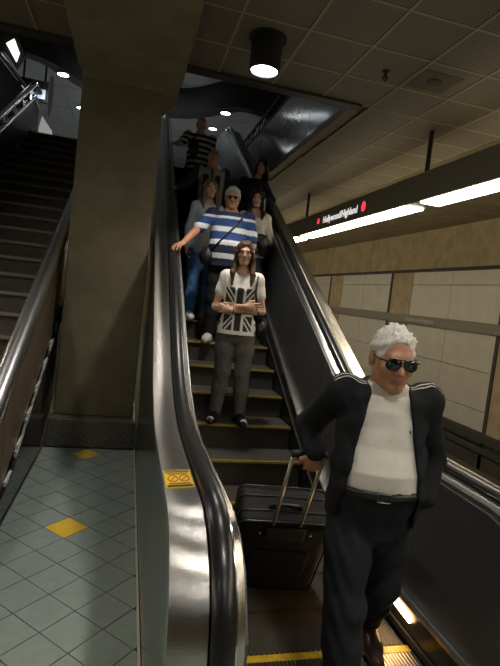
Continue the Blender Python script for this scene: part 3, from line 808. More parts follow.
def person(name, label, loc, rz, height, female=False, res=.007, pose=None, head_yaw=0., head_pitch=0., head_roll=0., head_scale=1., skin_m=None,
           build=1., lean=None, belly=0., group=None, hands=None):
    s = height/1.75
    t = thing(name, label, 'person', loc, rz, group)
    p = dict(shL=(.185, .005, 1.425), shR=(-.185, .005, 1.425), elL=(.235, .03, 1.13), elR=(-.235, .03, 1.13), wrL=(.235, -.05, .88), wrR=(-.235, -.05, .88),
             hipL=(.092, .0, .91), hipR=(-.092, .0, .91), knL=(.10, -.015, .49), knR=(-.10, -.015, .49), anL=(.10, .02, .085), anR=(-.10, .02, .085),
             toeL=(.13, -.16, .03), toeR=(-.13, -.16, .03), neck=(0, .012, 1.47), head=(0, -.02, 1.632))
    if female:
        p.update(shL=(.150, .005, 1.40), shR=(-.150, .005, 1.40), elL=(.205, .03, 1.13), elR=(-.205, .03, 1.13))
    lean = lean or (lambda z: (0, 0))
    p = {k: (v[0]*(build if k[:2] in ('sh',) else 1)+lean(v[2])[0], v[1]+lean(v[2])[1], v[2]) for k, v in p.items()}
    if pose: p.update(pose)
    p = {k: np.array(v, float)*s for k, v in p.items()}
    if female:
        S = [(.80, .13, .105), (.84, .155, .115), (.92, .172, .12), (.98, .155, .108), (1.06, .125, .094), (1.14, .130, .098), (1.22, .142, .108), (1.28, .148, .117), (1.36, .148, .10), (1.42, .125, .082), (1.455, .085, .065), (1.50, .05, .05)]
        cyo = {1.22: -.01, 1.28: -.018, 1.36: -.006}
    else:
        S = [(.80, .14, .11), (.84, .16, .12), (.92, .172, .125), (1.02, .158, .115), (1.12, .155, .112), (1.22, .162, .115), (1.30, .172, .118), (1.37, .176, .112), (1.43, .15, .092), (1.47, .095, .07), (1.51, .058, .056)]
        cyo = {}
    S2 = []
    for (z, rx, ry) in S:
        b_ = belly*math.exp(-((z-1.08)/.13)**2)
        lx, ly = lean(z)
        S2.append((z*s, lx*s, (ly+cyo.get(z, 0)-b_*.7)*s, (rx*build+b_*.35)*s, (ry*build+b_*.6)*s))
    P = dict(s=s, t=t, p=p, S=S2, female=female, res=res)
    # bounds
    pts = np.array(list(p.values())); lo = pts.min(0)-.24; hi = pts.max(0)+.24; lo[2] = -.02; hi[2] = height+.08
    lo[:2] = np.minimum(lo[:2], [-.3, -.34]); hi[:2] = np.maximum(hi[:2], [.3, .3])
    P['lo'], P['hi'] = lo, hi
    f = Field(lo, hi, res)
    f.sec(S2, .03)
    nk = .045 if female else .055
    q = lambda a: p[a]
    H = p['head']; hs = s*head_scale*(.97 if female else 1.0)
    RH = rotm(head_pitch, head_roll, head_yaw)
    P['H'], P['RH'], P['hs'] = H, RH, hs
    hp = lambda v: H+RH @ (np.array(v)*hs)
    P['hp'] = hp
    f.chain([q('neck')+np.array([0, .012, -.03])*s, q('neck')+np.array([0, 0, .04])*s, hp((0, .02, -.05))], [nk*1.15*s, nk*s, nk*.98*s], .035)
    for S_ in 'LR':
        af = .86 if female else 1.
        f.ell(q('sh'+S_), (.062*s*af, .06*s*af, .066*s*af), None, .04)
        mid = q('sh'+S_)*.55+q('el'+S_)*.45
        f.chain([q('sh'+S_), mid, q('el'+S_)], [.053*s*af, .048*s*af, .039*s*af], .03)
        m2 = q('el'+S_)*.72+q('wr'+S_)*.28
        f.chain([q('el'+S_), m2, q('wr'+S_)], [.039*s*af, .041*s*af, .026*s*af], .02)
        f.chain([q('hip'+S_), q('hip'+S_)*.5+q('kn'+S_)*.5, q('kn'+S_)], [.088*s, .076*s, .054*s], .03)
        m3 = q('kn'+S_)*.68+q('an'+S_)*.32+np.array([0, .012, 0])
        f.chain([q('kn'+S_), m3, q('an'+S_)], [.052*s, .053*s, .036*s], .025)
        tv = q('toe'+S_)-q('an'+S_); heel = q('an'+S_)-unit((tv[0], tv[1], 0))*.045*s+np.array([0, 0, -.04*s])
        f.chain([q('an'+S_), heel], [.034*s, .034*s], .02); f.chain([heel, q('toe'+S_)], [.034*s, .026*s], .02)
        hd = (hands or {}).get(S_, {})
        d = hd.get('d', unit(q('wr'+S_)-q('el'+S_))); n_ = hd.get('n', (-1 if S_ == 'L' else 1, -.2, 0))
        kw = {k: v for k, v in hd.items() if k in ('curl', 'thumb', 'spread')}
        hand(f, q('wr'+S_), d, n_, hd.get('side', 1 if S_ == 'R' else -1), s*(.9 if female else 1.), **kw)
    # head
    E_ = lambda c, r, k=.015, op='u': f.ell(hp(c), tuple(v*hs for v in r), RH, k*hs, op)
    C_ = lambda a, b_, ra, rb, k=.012, op='u': f.cone(hp(a), hp(b_), ra*hs, rb*hs, k*hs, op)
    jw = .9 if female else 1.
    E_((0, .018, .030), (.076, .096, .088), .02)
    E_((0, -.022, -.030), (.063*jw, .072, .082), .03)
    for sx in (-1, 1):
        C_((sx*.048*jw, .0, -.062), (sx*.014, -.068, -.098), .020, .017, .025)
        E_((sx*.040, -.062, -.026), (.022, .018, .022), .02)
        E_((sx*.079, .014, -.008), (.010, .020, .031), .006)
    E_((0, -.076, -.100), (.020, .017, .016), .02)
    C_((-.034, -.080, .024), (.034, -.080, .024), .011, .011, .02)
    for sx in (-1, 1): E_((sx*.031, -.103, .002), (.017, .017, .011), .014, 's')
    C_((0, -.086, .014), (0, -.111, -.030), .008, .0125, .012)
    for sx in (-1, 1): E_((sx*.011, -.100, -.034), (.008, .010, .008), .008)
    C_((-.019, -.083, -.0625), (.019, -.083, -.0625), .0058, .0058, .008); E_((0, -.091, -.0625), (.012, .006, .005), .006)
    C_((-.017, -.083, -.0735), (.017, -.083, -.0735), .0065, .0065, .007)
    def slot(cn):
        L = (cn-H) @ RH/hs
        lips = ((L[:, 0]/.026)**2+((L[:, 2]+.068)/.0125)**2 < 1) & (L[:, 1] < -.06)
        return lips.astype(int)
    P['body'] = field_obj('body', f, skin_m, t, None, [lip_m], slot)
    return P
def face_bits(P, brow_m, eyes=True):
    hp, hs, t = P['hp'], P['hs'], P['t']
    for sx in (-1, 1):
        if eyes:
            e = MB(); e.sphere(hp((sx*.031, -.0795, .000)), .0115*hs, 12, 8); eo = e.build('eye', eye_w, t, True)
            MB().sphere(hp((sx*.031, -.0858, .000)), .0070*hs, 10, 6).build('iris', eye_d, eo, True)
            MB().tube([hp((sx*.017, -.0905, .0035)), hp((sx*.026, -.0955, .0085)), hp((sx*.036, -.094, .0085)), hp((sx*.046, -.086, .003))], [.0014*hs, .0022*hs, .0022*hs, .0014*hs], 6).build('eyelid', brow_m, t, True)
        MB().tube([hp((sx*.014, -.0945, .0195)), hp((sx*.026, -.0955, .0245)), hp((sx*.038, -.089, .0245)), hp((sx*.050, -.076, .018))], [.0028*hs, .0036*hs, .0032*hs, .0015*hs], 6).build('eyebrow', brow_m, t, True)
def sleeves(f, P, to=1., grow=.014, k=.03, wr=None):
    p, s = P['p'], P['s']; af = .86 if P['female'] else 1.
    for S_ in 'LR':
        a, b_, c = p['sh'+S_], p['el'+S_], p['wr'+S_]
        f.ell(a, tuple((v*af+grow/s)*s for v in ((.064, .062, .068) if not P['female'] else (.054, .056, .058))), None, .04)
        if to <= 1: f.chain([a, a+(b_-a)*to], [.054*s*af+grow, .051*s*af+grow+.003], k)
        else: f.chain([a, b_, b_+(c-b_)*(to-1)], [.056*s*af+grow, .046*s*af+grow, .033*s*af+grow], k)
def top_garment(P, name, m_, hem=.88, grow=.013, sleeve=.55, colour=None, wr=.003, neck=1.46, vneck=0., extra=None, sgrow=None, flare=0.):
    s = P['s']; f = Field(P['lo'], P['hi'], P['res'])
    S = [q for q in P['S'] if hem*s <= q[0] <= neck*s+.001]
    low = min(P['S'], key=lambda q: abs(q[0]-hem*s))
    S = [(hem*s, low[1], low[2], low[3]+flare, low[4]+flare)]+[q for q in S if q[0] > hem*s+.01]
    last = S[-1]
    if last[0] < neck*s-.01:
        zs = [q[0] for q in P['S']]; it = [np.interp(neck*s, zs, [q[i] for q in P['S']]) for i in range(1, 5)]; S.append((neck*s, *it))
    f.sec(S, .03, 2.4, grow, wr, seed=loc_seed(name))
    sleeves(f, P, sleeve, grow if sgrow is None else sgrow)
    f.wrinkle(wr*.7, 42, loc_seed(name))
    if vneck: f.ell((P['p']['neck'][0], P['p']['neck'][1]-.10*s, neck*s+.02), (.075*s, .10*s, vneck*s), None, .01, 's')
    else: f.ell((P['p']['neck'][0], P['p']['neck'][1]-.02*s, neck*s+.03), (.068*s, .075*s, .05*s), None, .01, 's')
    if extra: extra(f)
    P[name] = f
    return field_obj(name, f, m_, P['t'], colour)
def loc_seed(n): return sum(map(ord, n)) % 17
def trousers(P, m_, name='trousers', waist=.97, grow=.012, loose=.010, colour=None, wr=.0035, ankle=.07):
    s, p = P['s'], P['p']; f = Field(P['lo'], P['hi'], P['res'])
    S = [q for q in P['S'] if q[0] <= waist*s]; zs = [q[0] for q in P['S']]
    S.append((waist*s, *[np.interp(waist*s, zs, [q[i] for q in P['S']]) for i in range(1, 5)]))
    b0 = S[0]; S = [(.735*s, b0[1], b0[2], .05*s, .05*s), (.77*s, b0[1], b0[2], .10*s, .085*s)]+S
    f.sec(S, .03, 2.3, grow, wr)
    for S_ in 'LR':
        h_, k_, a_ = p['hip'+S_], p['kn'+S_], p['an'+S_]; e = a_+unit(a_-k_)*(ankle-.085)*-1*s*0
        f.chain([h_, h_*.5+k_*.5, k_], [.09*s+grow, .08*s+grow+loose*.5, .058*s+grow+loose], .03)
        f.chain([k_, k_*.6+a_*.4+np.array([0, .008, 0]), a_+unit(k_-a_)*.0], [.058*s+grow+loose, .058*s+grow+loose*.8, .042*s+grow+loose], .03)
    f.wrinkle(wr, 46, 2.)
    P[name] = f
    return field_obj(name, f, m_, P['t'], colour)
def shoes(P, m_, sole_m, grow=.008, name='shoe', tip=None):
    s, p = P['s'], P['p']
    for S_ in 'LR':
        a, to = p['an'+S_], p['toe'+S_]; tv = to-a
        lo = np.minimum(a, to)-.12; hi = np.maximum(a, to)+.12
        f = Field(lo, hi, min(P['res'], .006))
        heel = a-unit((tv[0], tv[1], 0))*.05*s+np.array([0, 0, -.042*s]); ball = heel+(to-heel)*.72
        f.chain([a+np.array([0, 0, -.005]), heel], [.038*s+grow, .036*s+grow], .03); f.chain([heel, ball, to+unit(to-heel)*.015], [.035*s+grow, .040*s+grow, .028*s+grow], .03)
        f.cone(a, ball, .035*s+grow, .03*s+grow, .03)
        # flat sole along heel-toe line
        hv = to-heel; n = np.cross(np.cross(hv, (0, 0, 1)), hv); n = unit(n)*-1
        f.cut(n, heel+n*.040*s)
        o = field_obj(name, f, m_, P['t'], None, [sole_m] if sole_m else None,
                      (lambda cn, heel=heel, n=n, s=s: (((cn-heel) @ n) > .022*s).astype(int)) if sole_m else None)
        if tip is not None:
            g_ = Field(lo, hi, .006); g_.ell(to+np.array([0, .02, .004]), (.038*s, .05*s, .036*s), None, 0); g_.cut(n, heel+n*.034*s)
            field_obj('toe_cap', g_, tip, P['t'])
def short_hair(P, m_, bald=0., vol=.010, back=-.06, tufts=0):
    hp, hs, RH = P['hp'], P['hs'], P['RH']; H = P['H']
    f = Field(H-.17*hs-.02, H+.19*hs, min(P['res'], .005))
    E_ = lambda c, r, k=.015, op='u': f.ell(hp(c), tuple(v*hs for v in r), RH, k*hs, op)
    E_((0, .022, .030), (.078+vol, .096+vol, .090+vol*1.3), .01)
    E_((0, .05, -.02), (.074+vol*.6, .066+vol, .075), .02)
    f.wrinkle(.0035, 150, 3.)
    for q in range(tufts):
        a = rng.uniform(-1.9, 1.9); e = rng.uniform(.25, 1.45); r0 = np.array([sin(a)*cos(e)*.078, .022+(-cos(a))*cos(e)*.096, .03+sin(e)*.092])
        d_ = np.array([r0[0]*2.2, .05+r0[1]*.5, .06+rng.uniform(0, .03)]); d_ /= np.linalg.norm(d_)
        f.cone(hp(r0), hp(r0+d_*rng.uniform(.013, .021)), .010*hs, .0035*hs, .006)
    E_((0, -.105, -.02), (.075, .085, .095 if not bald else .13), .012, 's')          # face
    E_((0, -.13, .045), (.06, .085, .045), .01, 's')                                # forehead
    for sx in (-1, 1): E_((sx*.085, .000, -.018), (.030, .026, .042), .008, 's')     # ears
    E_((0, .0, -.14), (.2, .2, .085), .01, 's')
    if bald: E_((0, -.02, .12), (.055*bald, .10*bald, .07), .01, 's')
    field_obj('hair', f, m_, P['t'])
def long_hair(P, m_, length=.26, part=.0, wave=.004, width=.03, fwd=.0, name='hair', vol=.012):
    hp, hs, RH = P['hp'], P['hs'], P['RH']; H = P['H']
    lo = H-np.array([.2, .2, length+.22]); hi = H+.2
    f = Field(lo, hi, min(P['res'], .006))
    E_ = lambda c, r, k=.015, op='u': f.ell(hp(c), tuple(v*hs for v in r), RH, k*hs, op)
    E_((0, .022, .030), (.080+vol, .098+vol, .092+vol), .01)
    E_((0, .055, -.05), (.085+vol*.7, .06+vol, .10), .03)
    for sx in (-1, 1):
        for q in range(4):
            a = hp((sx*(.074+.004*q), -.045+.030*q, .01)); b_ = hp((sx*(.086-.002*q), -.028+.026*q, -.09))
            Lq = length*(1-.12*abs(q-1.4)); c = b_+np.array([sx*.012, -fwd-.018*(q == 0), -Lq*.5])*hs; e = c+np.array([-sx*.006, -fwd*.8-.01, -Lq*.5])*hs
            f.chain([a, b_, c, e], [.018*hs, .024*hs, (.026-.003*q)*hs, .010*hs], .016)
    f.chain([hp((0, .08, -.03)), hp((0, .095, -.15)), hp((0, .09, -.15-length*.7))], [.075*hs, .06*hs, .03*hs], .04)
    f.wrinkle(wave, 60, 1.)
    E_((0, -.115, -.035), (.056, .085, .098), .010, 's')
    E_((part, -.13, .038), (.046, .075, .060), .012, 's')
    field_obj(name, f, m_, P['t'])
def glasses(P, name='sunglasses', y=-.108, z=.002, rx=.027, rz=.021):
    hp, hs, t = P['hp'], P['hs'], P['t']
    g_ = MB()
    for sx in (-1, 1):
        g_.tube([hp((sx*(.032+rx*cos(a*pi/9)), y+.16*(.032+rx*cos(a*pi/9))*abs(.032+rx*cos(a*pi/9))*6*.2+.012*(abs(.032+rx*cos(a*pi/9))/.06)**2, z+rz*sin(a*pi/9)-.004*cos(a*pi/9))) for a in range(18)], .0025*hs, 6, True)
        g_.tube([hp((sx*.058, y+.010, z+.010)), hp((sx*.074, y+.03, z+.010)), hp((sx*.080, .0, z+.006)), hp((sx*.080, .025, z-.008))], [.0035*hs, .0035*hs, .002*hs, .002*hs], 6)
    g_.tube([hp((-.008, y, z+.008)), hp((0, y-.002, z+.010)), hp((.008, y, z+.008))], .0022*hs, 6)
    g_.tube([hp((-.03, y, z+rz-.002)), hp((0, y-.003, z+rz)), hp((.03, y, z+rz-.002))], .002*hs, 6)
    o = g_.build(name, frame_m, t, True)
    for sx in (-1, 1):
        v = []; cen = (sx*.032, y-.0015, z)
        for rr in (.0, .55, 1.0):
            for a in range(18):
                xx = .032+rx*rr*cos(a*pi/9); v.append(hp((sx*xx, y+.012*(xx/.06)**2-.003*(1-rr*rr), z+rz*rr*sin(a*pi/9)-.004*rr*cos(a*pi/9))))
        fcs = [(i*18+k, i*18+(k+1) % 18, (i+1)*18+(k+1) % 18, (i+1)*18+k) for i in range(2) for k in range(18)]
        lo = mesh_obj('lens', v, fcs, lens_m, o, True); sm = lo.modifiers.new('th', 'SOLIDIFY'); sm.thickness = .002
    return o
def strap(P, fld, pts, r, m_, name='strap', width=.02):
    """band lying on the front of a garment: pts (x,z)"""
    pp = []
    for (x, z) in pts:
        yq = fld.front(x, z); pp.append((x, (yq if yq is not None else -.1)-.004, z))
    return MB().tube(pp, r, 8).build(name, m_, P['t'], True)

def on_step(k, x, dy=.16): return (x, 3.6+RUN*k+dy, step_tops[k]+.002)
sk_tan = skin('skin_tan', (.46, .22, .13)); sk_fair = skin('skin_fair', (.58, .34, .24)); sk_mid = skin('skin_mid', (.50, .28, .18))
h_white = hairm('white_hair', (.72, .70, .66)); h_brown = hairm('brown_hair', (.06, .028, .013)); h_dark = hairm('dark_hair', (.018, .013, .011))
h_blond = hairm('dark_blond_hair', (.17, .10, .05)); h_grey = hairm('grey_hair', (.45, .44, .42))
brow_d = mat('brow_dark', (.05, .03, .02), .8); brow_g = mat('brow_grey', (.35, .32, .29), .8)
jeans = cloth('blue_jeans', (.10, .22, .52), .3); navy_jeans = cloth('navy_trousers', (.018, .020, .026), .3); grey_jeans = cloth('grey_jeans', (.12, .112, .105), .3)
black_cloth = cloth('black_cloth', (.012, .012, .014), .3); white_cloth = cloth('white_cloth', (.72, .68, .63), .06)
leather = mat('black_leather', (.012, .011, .011), .35, bump=.2, bscale=60); rubber_w = mat('white_sole', (.7, .69, .66), .6)

# ---------------------------------------------------------------- man with the suitcase
P = person('person', 'white-haired man in sunglasses and dark jacket pulling a suitcase off the escalator', (1.13, 1.93, 0), radians(-16), 1.71, res=.005, skin_m=sk_tan,
           head_yaw=radians(6), head_pitch=radians(8), head_scale=1.13, build=.98, belly=.075, lean=lambda z: (0, -.03*max(0, z-.95)),
           pose=dict(head=(0, -.06, 1.60), elR=(-.295, .22, 1.20), wrR=(-.268, .055, 1.105), elL=(.275, .07, 1.14), wrL=(.225, -.05, .985),
                     hipL=(.092, .02, .91), knL=(.13, .10, .49), anL=(.165, .37, .14), toeL=(.19, .19, .035),
                     hipR=(-.092, -.01, .91), knR=(-.085, -.13, .50), anR=(-.06, -.20, .09), toeR=(-.08, -.39, .03)),
           hands=dict(R=dict(d=(-.05, .25, -.9), n=(.1, .95, .2), side=-1, curl=(1.05, 1.05, 1.05, 1.1), thumb=.6), L=dict(d=(-.9, .05, -.35), n=(0, 1, 0), curl=(.4, .4, .4, .4))))
MAN = P
face_bits(P, brow_g, eyes=False)
short_hair(P, h_white, vol=.006, tufts=22)
glasses(P)
top_garment(P, 'tee_shirt', white_cloth, hem=1.02, grow=.010, sleeve=.2, wr=.002, neck=1.49, sgrow=.003)
def jacket_cut(f):
    s = P['s']
    # open front
    for z in np.linspace(.80, 1.62, 60):
        wdt = np.interp(z, [.80, .95, 1.1, 1.3, 1.45, 1.55], [.165, .152, .132, .100, .074, .085])
        f.cone((-wdt*.55*s, -.4*s, z*s), (-wdt*.55*s, -.03*s, z*s), wdt*.55*s, wdt*.55*s, 0, 's'); f.cone((wdt*.55*s, -.4*s, z*s), (wdt*.55*s, -.03*s, z*s), wdt*.55*s, wdt*.55*s, 0, 's')
def jk_extra(f):
    s = P['s']; n = P['p']['neck']
    ring = [(n[0]+.092*s*cos(a), n[1]-.008+.090*s*sin(a), 1.455*s+.02*sin(a)) for a in np.linspace(radians(-60), radians(240), 16)]
    f.chain(ring, [.024]*16, .02)
    jacket_cut(f)
MB().box(.088, .096, P['tee_shirt'].front(.092, 1.27)-.002, P['tee_shirt'].front(.092, 1.27)+.004, 1.262, 1.276).build('chest_logo', black_cloth, P['t'])
jk = top_garment(P, 'jacket', cloth('dark_jacket', (.012, .013, .017), .25), hem=.86, grow=.028, sleeve=1.93, wr=.0045, neck=1.48, extra=jk_extra, sgrow=.015, flare=.012)
for sx in (-1, 1):
    for q in (0, 1):
        pts = []
        for u in np.linspace(.075, .235, 9):
            x = sx*u; yq = -.045-.018*q+(u-.075)*.1; zt = P['jacket'].top(x, yq)
            if zt: pts.append((x, yq, zt-.001))
        if len(pts) > 2: MB().tube(pts, .0032, 6).build('shoulder_piping', white_cloth, jk, True)
zp = [(sx, z) for sx in (-1, 1) for z in (0,)]
trousers(P, navy_jeans, grow=.014, loose=.016, waist=1.05, wr=.005)
# belt
S_ = {round(q[0], 3): q for q in P['S']}
zs = [q[0] for q in P['S']]
def ring_at(P, z, grow, n=40):
    it = [np.interp(z, zs, [q[i] for q in P['S']]) for i in range(1, 5)]
    return [(it[0]+(it[2]+grow)*np.sign(cos(a))*abs(cos(a))**.83, it[1]+(it[3]+grow)*np.sign(sin(a))*abs(sin(a))**.83, z) for a in np.linspace(0, 2*pi, n, endpoint=False)]
bv = []; n = 40
for z, gq in ((1.015, .024), (1.05, .024), (1.05, .012), (1.015, .012)): bv += ring_at(P, z*P['s'], gq)
belt = mesh_obj('belt', bv, [(i*n+k, i*n+(k+1) % n, ((i+1) % 4)*n+(k+1) % n, ((i+1) % 4)*n+k) for i in range(4) for k in range(n)], leather, P['t'], True)
fy = min(v[1] for v in bv)
MB().tube([(-.026, fy-.003, 1.016*P['s']), (.026, fy-.003, 1.016*P['s']), (.026, fy-.003, 1.052*P['s']), (-.026, fy-.003, 1.052*P['s'])], .0035, 6, True).build('buckle', steel_pol, belt)
shoes(P, mat('brown_leather', (.07, .035, .02), .3), black_m)

# ---------------------------------------------------------------- girl in the printed tee shirt
P = person('person', 'smiling young woman with crossed arms in white tee shirt with dark flag print', on_step(2, .99, .11), radians(-12), 1.69, True, .006, skin_m=sk_fair,
           pose=dict(elR=(-.225, -.02, 1.10), wrR=(.055, -.185, 1.135), elL=(.225, -.02, 1.10), wrL=(-.07, -.165, 1.085),
                     anL=(.12, .02, .085), anR=(-.12, .02, .085), knL=(.10, -.02, .49), knR=(-.09, -.02, .49), toeL=(.16, -.15, .03), toeR=(-.15, -.15, .03)),
           hands=dict(R=dict(d=(1, .15, .05), n=(.1, 1, .1), curl=(.3, .3, .3, .3)), L=dict(d=(-1, .12, .1), n=(0, 1, 0), curl=(.35, .35, .35, .35))), head_pitch=radians(3))
face_bits(P, brow_d); long_hair(P, h_brown, .27, .008, .0025, fwd=.035)
MB().tube([P['hp']((-.017, -.0905, -.0675)), P['hp']((0, -.0955, -.0695)), P['hp']((.017, -.0905, -.0675))], .0028, 6).build('teeth', white_cloth, P['t'], True)
def flag(V):
    s = P['s']; x, y, z = V[:, 0]/s, V[:, 1]/s, V[:, 2]/s
    c = np.tile(np.array([.70, .68, .64]), (len(V), 1)); dk = np.array([.035, .034, .036])
    u = x; v = z-1.10                                        # print centre
    inside = (np.abs(u) < .135) & (v > -.20) & (v < .20) & (y < -.01)
    white = (np.abs(np.abs(u)-.040) < .012) | (np.abs(np.abs(v)-.045) < .012)
    cross = (np.abs(u) < .030) | (np.abs(v) < .034)
    dg = np.abs(np.abs(v)-np.abs(u)*1.35-.01)
    diag = (np.abs(dg-.028) < .011) & ~cross & (np.abs(u) > .05) & (np.abs(v) > .055)
    k = inside & ~((white & ~cross) | diag)
    c[k] = dk
    return c
ts = top_garment(P, 'tee_shirt', clothv, hem=.86, grow=.017, sleeve=.5, colour=flag, wr=.002, neck=1.45, vneck=.06, flare=.018, sgrow=.011)
trousers(P, grey_jeans, grow=.011, loose=.004, wr=.002)
shoes(P, leather, None, .003, tip=rubber_w)
MB().tube([(.135, .02, 1.45*P['s']), (.145, -.06, 1.42*P['s']), (.135, -.128, 1.28*P['s']), (.165, -.09, 1.12*P['s']), (.21, .0, .98*P['s'])], .011, 8).build('bag_strap', leather, P['t'], True)
g_ = Field((.1, -.15, .7), (.4, .25, 1.1), .008); g_.ell((.235, .04, .90), (.055, .12, .12), None, 0); g_.wrinkle(.004, 40); field_obj('shoulder_bag', g_, leather, P['t'])
MB().tube([tuple(P['p']['wrL']*.93+P['p']['elL']*.07+np.array([0, .026*cos(a), .026*sin(a)])) for a in np.linspace(0, 2*pi, 14, endpoint=False)], .006, 6, True).build('wristwatch', leather, P['t'])

# ---------------------------------------------------------------- man in the blue striped polo
P = person('person', 'grey-haired man in blue and white striped polo holding the handrail', on_step(5, 1.01, .06), radians(-10), 1.74, res=.007, skin_m=sk_tan, build=1.1, belly=.05,
           pose=dict(elR=(-.36, -.22, 1.20), wrR=(-.47, -.44, 1.025), elL=(.29, .02, 1.14), wrL=(.22, -.16, .97)),
           hands=dict(R=dict(d=(-.35, -.9, -.25), n=(0, .1, -1), side=-1, curl=(.35, .35, .4, .45)), L=dict(curl=(.6, .6, .6, .6))), head_pitch=radians(6))
face_bits(P, brow_g); short_hair(P, h_grey, vol=.012); glasses(P, 'spectacles', rx=.022, rz=.016)
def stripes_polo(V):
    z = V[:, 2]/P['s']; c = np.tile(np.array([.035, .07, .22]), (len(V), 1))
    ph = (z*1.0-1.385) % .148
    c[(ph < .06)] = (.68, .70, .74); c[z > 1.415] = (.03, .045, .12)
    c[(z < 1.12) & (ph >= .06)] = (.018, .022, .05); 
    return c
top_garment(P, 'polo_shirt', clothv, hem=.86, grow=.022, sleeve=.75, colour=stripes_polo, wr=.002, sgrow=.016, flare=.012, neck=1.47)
trousers(P, black_cloth, grow=.010, loose=.016, wr=.002)
shoes(P, mat('pale_shoe', (.45, .43, .40), .6), rubber_w)
strap(P, P['polo_shirt'], [(.13, 1.40), (.06, 1.30), (-.02, 1.20), (-.10, 1.10), (-.165, 1.02)], .013, leather, 'bag_strap')
g_ = Field((-.36, -.26, .74), (-.06, .1, 1.12), .008); g_.ell((-.215, -.09, .95), (.085, .07, .105), None, 0); g_.wrinkle(.003, 40); field_obj('side_bag', g_, leather, P['t'])

# ---------------------------------------------------------------- young woman in jeans behind him
P = person('person', 'long-haired young woman in pale shirt and blue jeans behind the striped polo man', on_step(6, .81), radians(12), 1.68, True, .0075, skin_m=sk_fair, head_yaw=radians(-6),
           pose=dict(elL=(.2, .0, 1.12), wrL=(.12, -.13, 1.0)))
face_bits(P, brow_d); long_hair(P, h_blond, .24, -.01, .004, fwd=.02)
top_garment(P, 'shirt', cloth('pale_blue_shirt', (.50, .55, .62), .1), hem=.82, grow=.020, sleeve=1.9, wr=.003, neck=1.46, vneck=.05, sgrow=.012, flare=.012)
trousers(P, jeans, grow=.010, loose=.006); shoes(P, mat('pale_sneaker', (.6, .6, .6), .6), rubber_w, .012)

# ---------------------------------------------------------------- woman in cream top
P = person('person', 'dark-haired woman in cream top leaning by the right handrail', on_step(6, 1.385), radians(-6), 1.65, True, .0075, skin_m=sk_fair, head_yaw=radians(-14), head_roll=radians(4),
           lean=lambda z: (.03*max(0, z-.9), 0),
           pose=dict(elR=(-.19, .0, 1.10), wrR=(.06, -.17, 1.06), elL=(.255, -.0, 1.12), wrL=(.02, -.16, 1.03)),
           hands=dict(R=dict(d=(1, .1, 0), n=(0, 1, 0)), L=dict(d=(-1, 0, 0), n=(0, 1, 0))))
face_bits(P, brow_d); long_hair(P, h_dark, .23, .0, .007, fwd=.01, vol=.02)
top_garment(P, 'blouse', cloth('cream_blouse', (.66, .62, .54), .06), hem=.88, grow=.014, sleeve=1.85, wr=.004, neck=1.44, vneck=.075)
trousers(P, cloth('slate_jeans', (.06, .07, .09), .3), grow=.006, loose=.004); shoes(P, leather, None, .004)
g_ = Field((-.2, -.34, .8), (.32, .0, 1.2), .008); g_.ell((.09, -.21, 1.02), (.105, .055, .085), None, 0); g_.ell((.13, -.2, .93), (.06, .04, .09), None, .03); g_.wrinkle(.006, 50)
field_obj('folded_jacket', g_, leather, P['t'])
tt = MB()
for sx in (-1, 1): tt.tube([P['hp']((sx*(.034+.026*cos(a*pi/8)), -.055-.018*sin(a*pi/8), .118+.006*sin(a*pi/8))) for a in range(16)], .004, 6, True)
tt.build('raised_sunglasses', frame_m, P['t'])

# ---------------------------------------------------------------- man in pale shirt looking up
P = person('person', 'man in pale shirt and dark vest tilting his head back, hand on handrail', on_step(9, .96), radians(-4), 1.72, res=.008, skin_m=sk_mid, head_pitch=radians(-14),
           pose=dict(elR=(-.33, -.14, 1.20), wrR=(-.50, -.28, 1.085)), hands=dict(R=dict(d=(-.3, -.9, -.2), n=(0, .1, -1), side=-1, curl=(.35, .35, .4, .45))))
face_bits(P, brow_d); short_hair(P, h_dark, bald=.8, vol=.004)
def vest(V):
    x, z = V[:, 0]/P['s'], V[:, 2]/P['s']; c = np.tile(np.array([.36, .355, .34]), (len(V), 1))
    c[(np.abs(np.abs(x)-.085) < .04) & (z < 1.36)] = (.03, .03, .035); c[np.abs(x) < .02+.0*z] = (.10, .09, .08); c[np.abs(x) > .185] = (.03, .03, .035)
    return c
top_garment(P, 'shirt', clothv, hem=.86, grow=.016, sleeve=1.9, colour=vest, neck=1.48); trousers(P, black_cloth); shoes(P, leather, None)

# ---------------------------------------------------------------- woman in dark clothes
P = person('person', 'dark-haired woman in dark top leaning over the right handrail', on_step(9, 1.44), radians(-4), 1.70, True, .008, skin_m=sk_mid, head_yaw=radians(-20),
           lean=lambda z: (.34*max(0, z-.95), 0), pose=dict(elR=(-.08, -.06, 1.16), wrR=(.18, -.2, 1.12), elL=(.44, -.02, 1.18), wrL=(.22, -.18, 1.12)))
face_bits(P, brow_d); long_hair(P, h_dark, .22, .0, .006, vol=.016)
top_garment(P, 'top', cloth('dark_navy_top', (.02, .022, .035), .2), hem=.86, grow=.014, sleeve=1.9, neck=1.45); trousers(P, black_cloth, grow=.006, loose=.005); shoes(P, leather, None)

